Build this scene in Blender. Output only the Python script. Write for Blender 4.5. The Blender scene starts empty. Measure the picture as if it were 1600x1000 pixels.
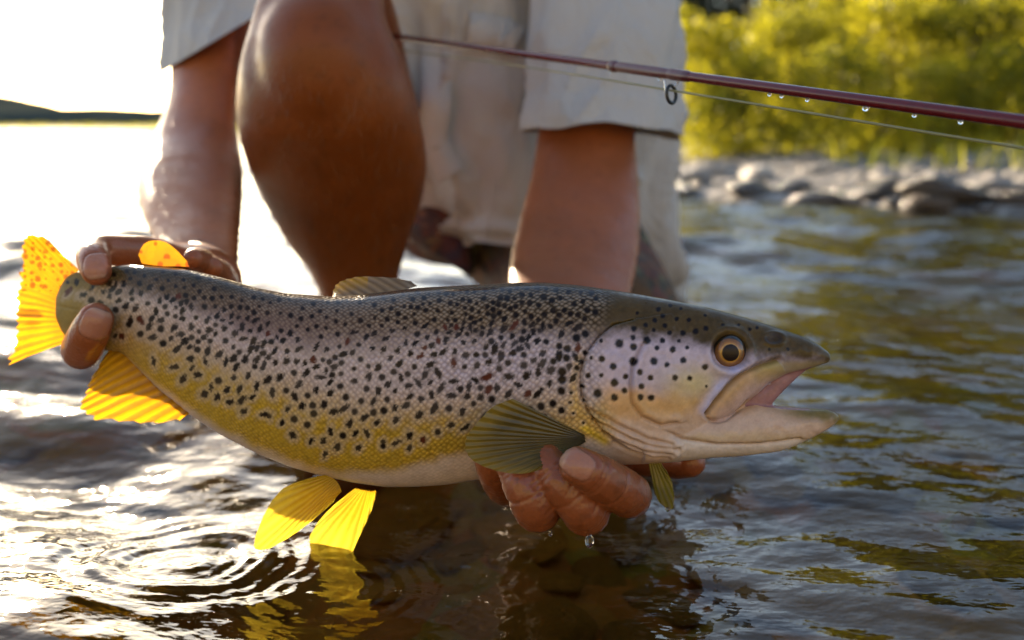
import bpy, math, random
import numpy as np
from mathutils import Vector, Matrix

# ------------------------------------------------------------------ camera, sky, sun, exposure
S = bpy.context.scene
COL = S.collection
F = 1500.0                      # focal length in photo pixels (1600 wide)
CAM_H = 0.216
TILT = math.atan(302.0 / F)
D0 = 0.48                       # distance of the fish
SUN_EL, SUN_AZ = math.radians(14.0), math.radians(-27.0)

cam_d = bpy.data.cameras.new('camera')
cam = bpy.data.objects.new('camera', cam_d)
COL.objects.link(cam)
cam.location = (0, 0, CAM_H)
cam.rotation_euler = (math.pi / 2 - TILT, 0, 0)
cam_d.sensor_width = 36.0
cam_d.lens = 36.0 * F / 1600.0
cam_d.clip_start, cam_d.clip_end = 0.02, 3000
cam_d.dof.use_dof = True
cam_d.dof.focus_distance = 0.462
cam_d.dof.aperture_fstop = 5.6
S.camera = cam

W = bpy.data.worlds.new('World'); S.world = W; W.use_nodes = True
wn = W.node_tree.nodes; wl = W.node_tree.links
sky = wn.new('ShaderNodeTexSky'); sky.sky_type = 'NISHITA'; sky.sun_disc = False
sky.sun_elevation = SUN_EL; sky.sun_rotation = SUN_AZ
sky.air_density = 0.9; sky.dust_density = 0.7; sky.ozone_density = 0.5
wl.new(sky.outputs[0], wn['Background'].inputs[0])
wn['Background'].inputs[1].default_value = 0.105

sd = bpy.data.lights.new('sun', 'SUN'); so = bpy.data.objects.new('sun', sd); COL.objects.link(so)
sd.energy = 5.0; sd.angle = math.radians(0.5); sd.color = (1.0, 0.80, 0.55)
SUN = Vector((math.sin(SUN_AZ) * math.cos(SUN_EL), math.cos(SUN_AZ) * math.cos(SUN_EL), math.sin(SUN_EL)))
so.rotation_euler = SUN.to_track_quat('Z', 'Y').to_euler()
so.location = SUN * 30

S.view_settings.view_transform = 'Standard'; S.view_settings.look = 'None'
S.view_settings.exposure = 1.85; S.view_settings.gamma = 1.0
S.render.engine = 'CYCLES'
S.cycles.use_denoising = True
try: S.cycles.denoiser = 'OPENIMAGEDENOISE'
except Exception: pass
S.cycles.max_bounces = 8; S.cycles.transparent_max_bounces = 12
S.cycles.sample_clamp_indirect = 8.0

# ------------------------------------------------------------------ helpers
RX = np.array([1.0, 0, 0]); FW = np.array([0, math.cos(TILT), -math.sin(TILT)]); UP = np.array([0, math.sin(TILT), math.cos(TILT)])
CP = np.array([0, 0, CAM_H])
def P(px, py, d):
    """world point that stands at depth d where the photo shows pixel px, py"""
    px, py, d = np.asarray(px, float), np.asarray(py, float), np.asarray(d, float)
    return CP + d[..., None] * (FW + ((px - 800) / F)[..., None] * RX + ((500 - py) / F)[..., None] * UP)
def G(px, py, z=0.0):
    v = FW + (px - 800) / F * RX + (500 - py) / F * UP
    return CP + v * ((z - CAM_H) / v[2])
def sstep(a, b, x):
    t = np.clip((np.asarray(x, float) - a) / (b - a), 0, 1); return t * t * (3 - 2 * t)
def lerp(a, b, t): return a + (b - a) * t
def curve(pts, sm=0.0):
    """smooth interpolation through (x, y) points"""
    xs = np.array([p[0] for p in pts], float); ys = np.array([p[1] for p in pts], float)
    if sm <= 0: return lambda x: np.interp(x, xs, ys)
    g = np.arange(xs[0] - 4 * sm, xs[-1] + 4 * sm, sm / 4)
    e0 = (ys[1] - ys[0]) / (xs[1] - xs[0]); e1 = (ys[-1] - ys[-2]) / (xs[-1] - xs[-2])
    v = np.interp(g, xs, ys)
    v = np.where(g < xs[0], ys[0] + e0 * (g - xs[0]), np.where(g > xs[-1], ys[-1] + e1 * (g - xs[-1]), v))
    k = np.exp(-0.5 * (np.arange(-12, 13) / 4.0) ** 2); k /= k.sum()
    vv = np.convolve(np.pad(v, 12, mode='edge'), k, 'valid')
    return lambda x: np.interp(x, g, vv)
def hsh(ix, iy, seed):
    with np.errstate(over='ignore'):
        h = ix.astype(np.uint32) * np.uint32(374761393) + iy.astype(np.uint32) * np.uint32(668265263) + np.uint32(seed * 1442695041 & 0xffffffff)
        h = (h ^ (h >> np.uint32(13))) * np.uint32(1274126177); h ^= h >> np.uint32(16)
    return h.astype(float) / 4294967295.0
def vn(x, y, seed=0):
    x, y = np.asarray(x, float), np.asarray(y, float)
    ix, iy = np.floor(x).astype(np.int64), np.floor(y).astype(np.int64); fx, fy = x - ix, y - iy
    fx = fx * fx * (3 - 2 * fx); fy = fy * fy * (3 - 2 * fy)
    a, b, c, d = hsh(ix, iy, seed), hsh(ix + 1, iy, seed), hsh(ix, iy + 1, seed), hsh(ix + 1, iy + 1, seed)
    return lerp(lerp(a, b, fx), lerp(c, d, fx), fy) * 2 - 1
def fbm(x, y, seed=0, n=4):
    s, a = 0, 1.0
    for i in range(n): s = s + a * vn(x * 2 ** i + 17.3 * i, y * 2 ** i - 9.1 * i, seed + i); a *= 0.5
    return s / 1.9

def mesh(name, V, FC, smooth=True):
    m = bpy.data.meshes.new(name)
    V = np.asarray(V, np.float32)
    if isinstance(FC, np.ndarray): FC = [FC]
    if isinstance(FC, list) and len(FC) and isinstance(FC[0], np.ndarray):
        loops = np.concatenate([f.ravel() for f in FC]).astype(np.int32)
        sizes = np.concatenate([np.full(len(f), f.shape[1]) for f in FC]).astype(np.int32)
        m.vertices.add(len(V)); m.vertices.foreach_set('co', V.ravel())
        m.loops.add(len(loops)); m.loops.foreach_set('vertex_index', loops)
        m.polygons.add(len(sizes)); m.polygons.foreach_set('loop_start', np.concatenate([[0], np.cumsum(sizes)[:-1]]).astype(np.int32))
        m.update(calc_edges=True); m.validate()
    else:
        m.from_pydata([tuple(v) for v in V], [], FC); m.update()
    if smooth: m.polygons.foreach_set('use_smooth', np.ones(len(m.polygons), bool))
    return m
def setcol(m, C, name='Col'):
    a = m.attributes.new(name, 'FLOAT_COLOR', 'POINT')
    C = np.asarray(C, np.float32)
    if C.shape[1] == 3: C = np.concatenate([C, np.ones((len(C), 1), np.float32)], 1)
    a.data.foreach_set('color', C.ravel())
def setvec(m, Vv, name):
    a = m.attributes.new(name, 'FLOAT_VECTOR', 'POINT'); a.data.foreach_set('vector', np.asarray(Vv, np.float32).ravel())
def tag(o, label=None, cat=None, group=None, kind=None):
    if label: o['label'] = label
    if cat: o['category'] = cat
    if group: o['group'] = group
    if kind: o['kind'] = kind
    return o
def link(name, m, mat=None, parent=None, loc=None):
    o = bpy.data.objects.new(name, m); COL.objects.link(o)
    if mat is not None: m.materials.append(mat)
    if parent is not None: o.parent = parent
    if loc is not None: o.location = loc
    return o
def empty(name, loc):
    o = bpy.data.objects.new(name, None); COL.objects.link(o); o.location = loc; o.empty_display_size = 0.05; return o
def wpos(o):
    v = np.zeros(3)
    while o is not None: v = v + np.array(o.location); o = o.parent
    return v
def part(name, V, FC, mat, parent, smooth=True):
    m = mesh(name, np.asarray(V) - wpos(parent), FC, smooth); return link(name, m, mat, parent)

def grid_faces(nu, nv, wrap=False):
    i = np.arange(nu - 1)[:, None]; j = np.arange(nv if wrap else nv - 1)[None, :]; j2 = (j + 1) % nv
    return np.stack([i * nv + j, i * nv + j2, (i + 1) * nv + j2, (i + 1) * nv + j], -1).reshape(-1, 4)
def ringloft(R):
    """closed loft from an array of rings (k, n, 3)"""
    k, n, _ = R.shape
    V = np.concatenate([R.reshape(-1, 3), R[0].mean(0)[None], R[-1].mean(0)[None]])
    q = grid_faces(k, n, True); j = np.arange(n); j2 = (j + 1) % n
    t0 = np.stack([np.full(n, k * n), j2, j], -1); t1 = np.stack([np.full(n, k * n + 1), (k - 1) * n + j, (k - 1) * n + j2], -1)
    return V, [q, t0, t1]
def resample(A, n):
    """Catmull-Rom resample of the rows of A to n rows"""
    A = np.asarray(A, float); k = len(A); t = np.linspace(0, k - 1, n); i = np.clip(t.astype(int), 0, k - 2); u = (t - i)[:, None]
    p0, p1, p2, p3 = A[np.clip(i - 1, 0, k - 1)], A[i], A[i + 1], A[np.clip(i + 2, 0, k - 1)]
    return 0.5 * (2 * p1 + (p2 - p0) * u + (2 * p0 - 5 * p1 + 4 * p2 - p3) * u ** 2 + (3 * p1 - p0 - 3 * p2 + p3) * u ** 3)
def tube(C, r, n=20, steps=None, caps=True, flat=1.0, flatdir=None):
    """round tube along points C with radii r, rounded ends"""
    C = np.asarray(C, float); r = np.asarray(r, float) * np.ones(len(C))
    if steps:
        A = resample(np.concatenate([C, r[:, None]], 1), steps); C, r = A[:, :3], np.maximum(A[:, 3], 1e-5)
    if caps:
        t0 = C[0] - C[1]; t0 /= np.linalg.norm(t0); t1 = C[-1] - C[-2]; t1 /= np.linalg.norm(t1)
        a = np.array([0.15, 0.5, 0.8, 0.95])
        C = np.concatenate([[C[0] + t0 * r[0] * x for x in np.sqrt(1 - a ** 2)], C, [C[-1] + t1 * r[-1] * x for x in np.sqrt(1 - a[::-1] ** 2)]])
        r = np.concatenate([r[0] * a, r, r[-1] * a[::-1]])
    T = np.gradient(C, axis=0); T /= np.linalg.norm(T, axis=1)[:, None] + 1e-12
    N = np.zeros_like(C); ref = np.array([0, 0, 1.0]) if abs(T[0][2]) < 0.9 else np.array([1.0, 0, 0])
    if flatdir is not None: ref = np.asarray(flatdir, float)
    N[0] = ref - T[0] * ref.dot(T[0]); N[0] /= np.linalg.norm(N[0])
    for i in range(1, len(C)):
        v = N[i - 1] - T[i] * N[i - 1].dot(T[i]); N[i] = v / (np.linalg.norm(v) + 1e-12)
    B = np.cross(T, N); th = np.arange(n) / n * 2 * math.pi
    R = C[:, None] + r[:, None, None] * (np.cos(th)[None, :, None] * N[:, None] * flat + np.sin(th)[None, :, None] * B[:, None])
    return ringloft(R)
def pxloft(rings, n=32, steps=40, expo=1.0):
    """rings (px, py, depth, ax, ay, depth radius): ellipses spanned by a pixel vector and the depth axis"""
    A = resample(rings, steps); th = np.arange(n) / n * 2 * math.pi
    c, s = np.cos(th)[None], np.sin(th)[None]
    R = P(A[:, 0:1] + A[:, 3:4] * c, A[:, 1:2] + A[:, 4:5] * c, A[:, 2:3] + A[:, 5:6] * s)
    return ringloft(R)
def join(parts):
    V, FC, o = [], [], 0
    for v, f in parts:
        V.append(v); f = f if isinstance(f, list) else [f]
        for a in f: FC.append(a + o)
        o += len(v)
    quads = [f for f in FC if f.shape[1] == 4]; tris = [f for f in FC if f.shape[1] == 3]
    out = []
    if quads: out.append(np.concatenate(quads))
    if tris: out.append(np.concatenate(tris))
    return np.concatenate(V), out
def remesh(parts, voxel, iters=4):
    """union of closed shells as one continuous surface"""
    V, FC = join(parts); m = mesh('tmp', V, FC); o = bpy.data.objects.new('tmp', m); COL.objects.link(o)
    r = o.modifiers.new('r', 'REMESH'); r.mode = 'VOXEL'; r.voxel_size = voxel
    if iters: s = o.modifiers.new('s', 'SMOOTH'); s.iterations = iters; s.factor = 0.5
    e = o.evaluated_get(bpy.context.evaluated_depsgraph_get()); em = e.to_mesh()
    n = len(em.vertices); v = np.zeros(n * 3, np.float32); em.vertices.foreach_get('co', v)
    nl = len(em.loops); li = np.zeros(nl, np.int32); em.loops.foreach_get('vertex_index', li)
    npg = len(em.polygons); ls = np.zeros(npg, np.int32); em.polygons.foreach_get('loop_start', ls)
    sz = np.diff(np.concatenate([ls, [nl]]))
    q = li[ls[sz == 4][:, None] + np.arange(4)]; t = li[ls[sz == 3][:, None] + np.arange(3)] if (sz == 3).any() else None
    e.to_mesh_clear(); bpy.data.objects.remove(o); bpy.data.meshes.remove(m)
    return v.reshape(-1, 3).astype(float), [q] + ([t] if t is not None else [])
def vnormals(V, FC):
    N = np.zeros_like(V)
    for f in FC:
        n = np.cross(V[f[:, 2]] - V[f[:, 0]], V[f[:, -1]] - V[f[:, 1]])
        for k in range(f.shape[1]): np.add.at(N, f[:, k], n)
    return N / (np.linalg.norm(N, axis=1)[:, None] + 1e-12)
def dpoly(X, Y, pts):
    """distance to a polyline and the signed side of the nearest segment"""
    best = np.full(X.shape, 1e9); sg = np.zeros(X.shape)
    for (x0, y0), (x1, y1) in zip(pts[:-1], pts[1:]):
        dx, dy = x1 - x0, y1 - y0; L = dx * dx + dy * dy
        t = np.clip(((X - x0) * dx + (Y - y0) * dy) / L, 0, 1); ex, ey = X - x0 - t * dx, Y - y0 - t * dy
        d = np.hypot(ex, ey); m = d < best; best = np.where(m, d, best); sg = np.where(m, np.sign(dx * (Y - y0) - dy * (X - x0)), sg)
    return best, sg
def inpoly(X, Y, pts):
    r = np.zeros(X.shape, bool); n = len(pts)
    for i in range(n):
        (x0, y0), (x1, y1) = pts[i], pts[(i + 1) % n]
        if y0 == y1: continue
        c = ((y0 > Y) != (y1 > Y)) & (X < (x1 - x0) * (Y - y0) / (y1 - y0) + x0); r ^= c
    return r

# ------------------------------------------------------------------ material helpers
class NT:
    def __init__(s, name):
        s.m = bpy.data.materials.new(name); s.m.use_nodes = True; s.t = s.m.node_tree; s.n = s.t.nodes
        s.b = s.n['Principled BSDF']; s.o = s.n['Material Output']
    def new(s, t, **k):
        x = s.n.new('ShaderNode' + t)
        for a, v in k.items(): setattr(x, a, v)
        return x
    def ln(s, a, b): s.t.links.new(a, b)
    def attr(s, name): x = s.new('Attribute'); x.attribute_name = name; return x
    def noise(s, scale, detail=3, vec=None, rough=0.5):
        x = s.new('TexNoise'); x.inputs['Scale'].default_value = scale; x.inputs['Detail'].default_value = detail; x.inputs['Roughness'].default_value = rough
        if vec is not None: s.ln(vec, x.inputs['Vector'])
        return x
    def ramp(s, fac, stops):
        x = s.new('ValToRGB'); e = x.color_ramp.elements
        while len(e) < len(stops): e.new(0.5)
        for el, (p, c) in zip(e, stops): el.position = p; el.color = (*c, 1)
        s.ln(fac, x.inputs[0]); return x
    def mix(s, fac, a, b, mode='MIX'):
        x = s.new('Mix', data_type='RGBA', blend_type=mode)
        for sock, v in ((x.inputs[0], fac), (x.inputs[6], a), (x.inputs[7], b)):
            if hasattr(v, 'links'): s.ln(v, sock)
            elif isinstance(v, (int, float)): sock.default_value = v
            else: sock.default_value = (*v, 1)
        return x.outputs[2]
    def math(s, op, a, b=0.0):
        x = s.new('Math', operation=op)
        for i, v in enumerate((a, b)):
            if hasattr(v, 'links'): s.ln(v, x.inputs[i])
            else: x.inputs[i].default_value = v
        return x.outputs[0]
    def bump(s, h, strength, dist, prev=None):
        x = s.new('Bump'); x.inputs['Strength'].default_value = strength; x.inputs['Distance'].default_value = dist
        s.ln(h, x.inputs['Height'])
        if prev is not None: s.ln(prev, x.inputs['Normal'])
        return x.outputs[0]
    def pos(s): return s.new('NewGeometry').outputs['Position']
    def objc(s): return s.new('TexCoord').outputs['Object']
def simple(name, col, rough=0.5, var=0.15, scale=40, bump=0.0, **kw):
    t = NT(name); n = t.noise(scale, 4, t.objc())
    t.ln(t.mix(n.outputs[0], tuple(c * (1 - var) for c in col), tuple(min(1, c * (1 + var)) for c in col)), t.b.inputs['Base Color'])
    t.b.inputs['Roughness'].default_value = rough
    for k, v in kw.items(): t.b.inputs[k].default_value = v
    if bump: t.ln(t.bump(n.outputs[0], 0.6, bump), t.b.inputs['Normal'])
    return t.m
# ------------------------------------------------------------------ ground, water
XS = curve([(-60, 9), (-5, 4.2), (0, 3.2), (2.0, 1.75), (2.42, 1.29), (2.76, 0.93), (3.26, 0.52), (4, 0.15), (6, -0.1), (10, -0.5), (16, -2.0), (20, -6), (22, -9), (40, -30)], 0.25)
def land(x, y):
    """distance inland from the water's edge (negative in the river)"""
    w = 0.10 * fbm(x * 1.3, y * 1.3, 5) + 0.25 * fbm(x * .3, y * .3, 8)
    s1 = (x - XS(np.clip(y, -60, 40))) * 0.75 + w * np.clip(np.hypot(x, y) / 6, .4, 3)
    s2 = (y - 16 + 1.58 * (x + 6)) * .53 + w * 2
    return np.maximum(s1, s2)
def ground(x, y):
    s = land(x, y); far = sstep(9, 13, y)
    bar = 0.02 + 0.032 * np.clip(s, 0, 2.4) + 0.10 * np.clip(s - 2.4, 0, 12)
    bank = 0.12 * sstep(0, 0.8, s) + 0.004 * np.clip(s, 0, 60)
    up = lerp(bar, bank, far) + 0.02 * fbm(x * 3, y * 3, 3)
    bed = -0.115 - 0.35 * sstep(0.5, 6, -s) * sstep(1.2, 5, np.hypot(x, y - .6)) + 0.02 * fbm(x * 5, y * 5, 21) + 0.012 * fbm(x * 18, y * 18, 31)
    t = sstep(-0.5, 0.05, s)
    z = lerp(bed, up, t)
    back = np.clip(-y - 3.5 + .4 * fbm(x * .5, y * .5, 61), 0, 40)      # unseen shore added behind the camera to bounce warm sunlight onto the fish
    return z + 0.62 * back * (1 - .012 * back) * sstep(0, 1.5, back) + .12 * fbm(x * 1.1, y * 1.1, 63) * sstep(.5, 3, back)
def polar(r, ph):
    R, A = np.meshgrid(r, ph, indexing='ij'); return R * np.sin(A), R * np.cos(A)
ph = np.concatenate([np.linspace(-0.72, 0.72, 260), np.linspace(0.72, 2 * math.pi - 0.72, 90)[1:-1]])
r = np.concatenate([np.linspace(0.02, 1.4, 110), np.geomspace(1.42, 900, 170)])
gx, gy = polar(r, ph)
gz = ground(gx, gy)
gm = mesh('ground', np.stack([gx, gy, gz], -1).reshape(-1, 3), grid_faces(len(r), len(ph), True)[:, ::-1].copy())
lv = land(gx, gy).ravel()
grassy = sstep(2.0, 2.7, lv + 0.3 * fbm(gx.ravel() * 2, gy.ravel() * 2, 4)) ; grassy = np.maximum(grassy, sstep(4.2, 5.5, -gy.ravel())); grassy = np.maximum(grassy, sstep(8, 12, gy.ravel()) * sstep(0.1, 0.4, lv))
wet = 1 - sstep(-0.35, -0.05, lv)
setcol(gm, np.stack([grassy, wet, np.zeros_like(wet)], -1), 'zone')
t = NT('river_ground'); z = t.attr('zone'); sep = t.new('SeparateColor'); t.ln(z.outputs['Color'], sep.inputs[0])
pz = t.pos(); vo = t.new('TexVoronoi'); vo.inputs['Scale'].default_value = 16; t.ln(pz, vo.inputs['Vector'])
n1 = t.noise(5, 5, pz); n2 = t.noise(60, 4, pz)
peb = t.mix(vo.outputs['Color'], (0.07, 0.06, 0.05), (0.30, 0.27, 0.24))
bedc = t.mix(t.ramp(n1.outputs[0], [(0.35, (0, 0, 0)), (0.7, (1, 1, 1))]).outputs[0], (0.22, 0.14, 0.03), (0.62, 0.43, 0.13))
bedc = t.mix(0.35, bedc, vo.outputs['Color'], 'MULTIPLY')
c = t.mix(sep.outputs[1], peb, bedc)
gr = t.mix(n2.outputs[0], (0.20, 0.165, 0.06), (0.50, 0.42, 0.20))  # pale dry grass, kept bright for the bounce from the added rear shore
t.ln(t.mix(sep.outputs[0], c, gr), t.b.inputs['Base Color'])
t.b.inputs['Roughness'].default_value = 0.75
t.ln(t.bump(vo.outputs['Distance'], 0.7, 0.03, t.bump(n2.outputs[0], 0.5, 0.01)), t.b.inputs['Normal'])
tag(link('ground', gm, t.m), kind='structure')

# water: a real wave surface, finer ripples as bump
rng = np.random.default_rng(4)
ph = np.concatenate([np.linspace(-0.66, 0.66, 470), np.linspace(0.66, 2 * math.pi - 0.66, 70)[1:-1]])
r = np.concatenate([np.linspace(0.03, 0.26, 30)[:-1], np.linspace(0.26, 1.25, 300)[:-1], np.geomspace(1.25, 10, 240)[:-1], np.geomspace(10, 700, 60)])
wx, wy = polar(r, ph); wr = np.hypot(wx, wy)
dr = np.gradient(r)[:, None] * np.ones_like(wx)
wz = np.zeros_like(wx)
for i in range(70):
    lam = 0.035 * (26 ** rng.random()); th = rng.normal(0.35, 0.75); k = 2 * math.pi / lam
    slope = 0.034 * (lam / 0.15) ** 0.0
    wxp = wx + 0.02 * vn(wx * 6, wy * 6, 40 + i % 5); wyp = wy + 0.02 * vn(wx * 6, wy * 6, 60 + i % 5)
    wz += slope / k * np.sin(k * (math.sin(th) * wxp + math.cos(th) * wyp) + rng.random() * 7) * (1 - sstep(0.18, 0.42, dr / lam))
wz *= 0.75 + 0.6 * vn(wx * 2.2, wy * 2.2, 77)
calm = 1 - 0.25 * np.exp(-((wx + 0.02) ** 2 + (wy - 0.42) ** 2) / 0.16 ** 2)
wz *= calm
def ring(px, py, lam, amp, r0, r1, seed=0):
    global wz
    c = G(px, py); q = np.hypot(wx - c[0], wy - c[1]); q2 = q + 0.0012 * vn(wx * 30, wy * 30, seed)
    wz = wz + amp * np.sin(2 * math.pi * q2 / lam) * sstep(0.0, r0, q) * (1 - sstep(r0, r1, q))
ring(285, 848, 0.0105, 0.00050, 0.04, 0.10, 1)
ring(285, 848, 0.034, 0.0012, 0.03, 0.10, 3)
ring(500, 885, 0.010, 0.00028, 0.02, 0.10, 2)
ring(918, 868, 0.011, 0.00014, 0.02, 0.12, 5)
ring(1085, 800, 0.0095, 0.00012, 0.02, 0.09, 6)
wm = mesh('river_water', np.stack([wx, wy, wz], -1).reshape(-1, 3), grid_faces(len(r), len(ph), True))
if wm.polygons[len(wm.polygons) // 2].normal.z < 0: wm.flip_normals()
t = NT('river_water'); t.n.remove(t.b)
pz = t.pos()
mp = t.new('Mapping'); mp.inputs['Scale'].default_value = (1.0, 1.5, 1.0); mp.inputs['Rotation'].default_value = (0, 0, 0.3); t.ln(pz, mp.inputs[0])
na = t.noise(38, 3, mp.outputs[0], 0.45); nb = t.noise(5.5, 3, mp.outputs[0], 0.5)
bp = t.bump(na.outputs[0], 0.13, 0.02, t.bump(nb.outputs[0], 0.16, 0.10))
fr = t.new('Fresnel'); fr.inputs['IOR'].default_value = 1.333; t.ln(bp, fr.inputs['Normal'])
gl = t.new('BsdfGlossy'); gl.inputs['Roughness'].default_value = 0.03; gl.inputs['Color'].default_value = (1, 1, 1, 1); t.ln(bp, gl.inputs['Normal'])
tr = t.new('BsdfTransparent'); tr.inputs['Color'].default_value = (0.86, 0.69, 0.38, 1)
mx = t.new('MixShader'); t.ln(fr.outputs[0], mx.inputs[0]); t.ln(tr.outputs[0], mx.inputs[1]); t.ln(gl.outputs[0], mx.inputs[2]); t.ln(mx.outputs[0], t.o.inputs['Surface'])
tag(link('water', wm, t.m), kind='structure')

# far hill on the left
def ridge(name, pts, d, depth, mat):
    """a rounded hill: crest heights over px, at distance d"""
    xs = np.linspace(pts[0][0], pts[-1][0], 90); crest = curve(pts, 12)(xs) + 1.6 * fbm(xs / 9, xs * 0, 3)
    rows = []
    for v in np.linspace(-1, 1, 13):
        dd = d + depth * v; top = P(xs, crest, np.full_like(xs, d))
        x = top[:, 0]; zz = 0.3 + (top[:, 2] - 0.3) * np.sqrt(np.maximum(0, 1 - v * v)) + (-0.6 if abs(v) == 1 else 0)
        rows.append(np.stack([x, top[:, 1] + depth * v, zz], -1))
    return link(name, mesh(name, np.array(rows).reshape(-1, 3), grid_faces(13, 90)), mat)
mh = simple('hill_forest', (0.055, 0.062, 0.052), 0.95, 0.5, 0.35, 0.5, **{'Specular IOR Level': 0.0})
tag(ridge('hill', [(-260, 120), (-120, 128), (0, 150), (30, 164), (60, 166), (110, 170), (165, 166), (225, 171), (260, 172), (330, 168), (500, 160), (900, 150), (1300, 150)], 130, 26, mh), kind='structure')
# ------------------------------------------------------------------ the trout
K0 = D0 / F                                  # metres per photo pixel at the fish
YOFF = curve([(0, 0.075), (100, 0.062), (250, 0.042), (450, 0.014), (700, 0.0), (900, -0.004), (1100, -0.006), (1320, -0.008)], 60)
def FP(px, py, w):
    """fish space (photo px along, px down, depth in px) to world"""
    px = np.asarray(px, float); d = D0 + YOFF(px); k = d / F
    c = P(px, py, d); return c + (np.asarray(w, float) * K0)[..., None] * FW
def FQ(px, py, w): return P(px, py, D0 + YOFF(px) + np.asarray(w, float) * K0)
TOP = curve([(88, 462), (94, 444), (104, 431), (120, 424), (150, 421), (200, 413), (260, 415), (300, 419), (350, 431), (400, 446), (450, 456), (520, 461), (560, 459), (650, 448), (700, 445), (800, 441), (850, 441), (900, 445), (950, 452), (1000, 460), (1050, 469), (1100, 479), (1150, 492), (1200, 507), (1250, 524), (1275, 536), (1288, 545), (1295, 551)], 7)
BOT = curve([(88, 500), (94, 516), (104, 529), (114, 537), (150, 546), (190, 552), (215, 580), (250, 620), (290, 652), (340, 685), (400, 715), (450, 735), (500, 749), (550, 760), (600, 767), (650, 767), (700, 763), (750, 754), (800, 744), (850, 733), (900, 725), (950, 725), (1000, 725), (1050, 719), (1080, 700), (1105, 674), (1135, 656), (1156, 639), (1170, 624), (1200, 599), (1224, 586), (1258, 578), (1280, 571), (1295, 566)], 5)
HW = curve([(88, 5), (96, 10), (110, 15), (150, 27), (250, 46), (400, 72), (600, 90), (800, 94), (900, 92), (1000, 84), (1100, 67), (1200, 44), (1260, 28), (1285, 17), (1294, 10)], 9)
def loft(xs, top, bot, hw, e=0.9, n=72):
    th = np.arange(n) / n * 2 * math.pi; c, s = np.cos(th), np.sin(th)
    T, B, Hh = top(xs)[:, None], bot(xs)[:, None], hw(xs)[:, None]
    X = xs[:, None] + 0 * T * c; Y = (T + B) / 2 - (B - T) / 2 * np.sign(s) * np.abs(s) ** 1.0; Wd = Hh * np.sign(c) * np.abs(c) ** e
    return ringloft(np.stack([X, Wd, -Y], -1))
JT = curve([(1000, 640), (1100, 640), (1150, 634), (1172, 628), (1197, 632), (1258, 638), (1290, 640), (1303, 643), (1311, 651)], 4)
JB = curve([(1000, 724), (1050, 720), (1098, 715), (1156, 712), (1217, 705), (1251, 692), (1292, 671), (1305, 662), (1311, 656)], 6)
JW = curve([(1000, 62), (1100, 57), (1170, 46), (1250, 29), (1290, 17), (1305, 9), (1311, 3)], 6)
MT = curve([(1120, 610), (1165, 612), (1200, 590), (1230, 575), (1262, 569)], 4)
MB = curve([(1120, 642), (1165, 642), (1199, 640), (1208, 626), (1222, 611), (1240, 594), (1262, 575)], 3)
MW = curve([(1120, 20), (1200, 18), (1262, 9)], 5)
shells = [loft(np.linspace(88, 1294, 300), TOP, BOT, HW), loft(np.linspace(1000, 1311, 80), JT, JB, JW, 0.8), loft(np.linspace(1120, 1262, 40), MT, MB, MW, 0.6)]
V, FC = remesh([(v * K0, f) for v, f in shells], 0.00058, 5)
X0, Wd, Y0 = V[:, 0] / K0, V[:, 1] / K0, -V[:, 2] / K0
def roll(x, y, w):
    """the body is held with its back turned a little towards the camera"""
    a = math.radians(15) * (1 - sstep(720, 960, x)) * sstep(90, 260, x); yc = (TOP(x) + BOT(x)) / 2; dy = y - yc
    return x, yc + dy * np.cos(a) - w * np.sin(a), w * np.cos(a) + dy * np.sin(a)
def pattern(x, y, w):
    """side-view coordinates of the markings, the same on both flanks"""
    x, y, w = roll(x, y, -np.abs(w)); k = (D0 + YOFF(x)) / (D0 + YOFF(x) + w * K0)
    return 800 + (x - 800) * k, 500 + (y - 500) * k
X, Y = pattern(X0, Y0, Wd)
N = vnormals(V, FC); side = np.abs(N[:, 1])
hd = X > 860
# --- relief of the head
OPER = [(990, 500), (983, 502), (959, 508), (938, 525), (918, 552), (909, 583), (911, 617), (920, 641), (938, 665), (962, 688), (986, 702), (1015, 712)]
PRE = [(1003, 540), (996, 556), (988, 575), (985, 603), (988, 631), (1003, 651), (1033, 665), (1056, 661)]
MAXU = [(1215, 563), (1190, 570), (1158, 584), (1135, 606), (1120, 626), (1105, 646)]
MAXI = [(1105, 646), (1104, 652), (1110, 657), (1122, 658), (1135, 655), (1152, 642), (1168, 626), (1200, 598), (1228, 583)]
MAXP = MAXU + MAXI[1:] + [(1224, 575)]
JAWL = [(1030, 668), (1067, 685), (1122, 694), (1190, 694), (1251, 686)]
SUBO = [(1140, 590), (1100, 618), (1085, 650)]
BRAN = [[(921, 640), (945, 652), (975, 668), (1010, 684), (1050, 694)], [(928, 655), (955, 668), (985, 684), (1020, 696), (1060, 702)], [(945, 676), (975, 690), (1010, 703), (1050, 709)], [(960, 690), (985, 702), (1015, 712), (1045, 715)]]
h = np.zeros(len(V)); xs, ys = X[hd], Y[hd]; hh = np.zeros(len(xs))
d, s = dpoly(xs, ys, OPER); behind = np.where(s > 0, 1.0, -1.0)
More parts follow.
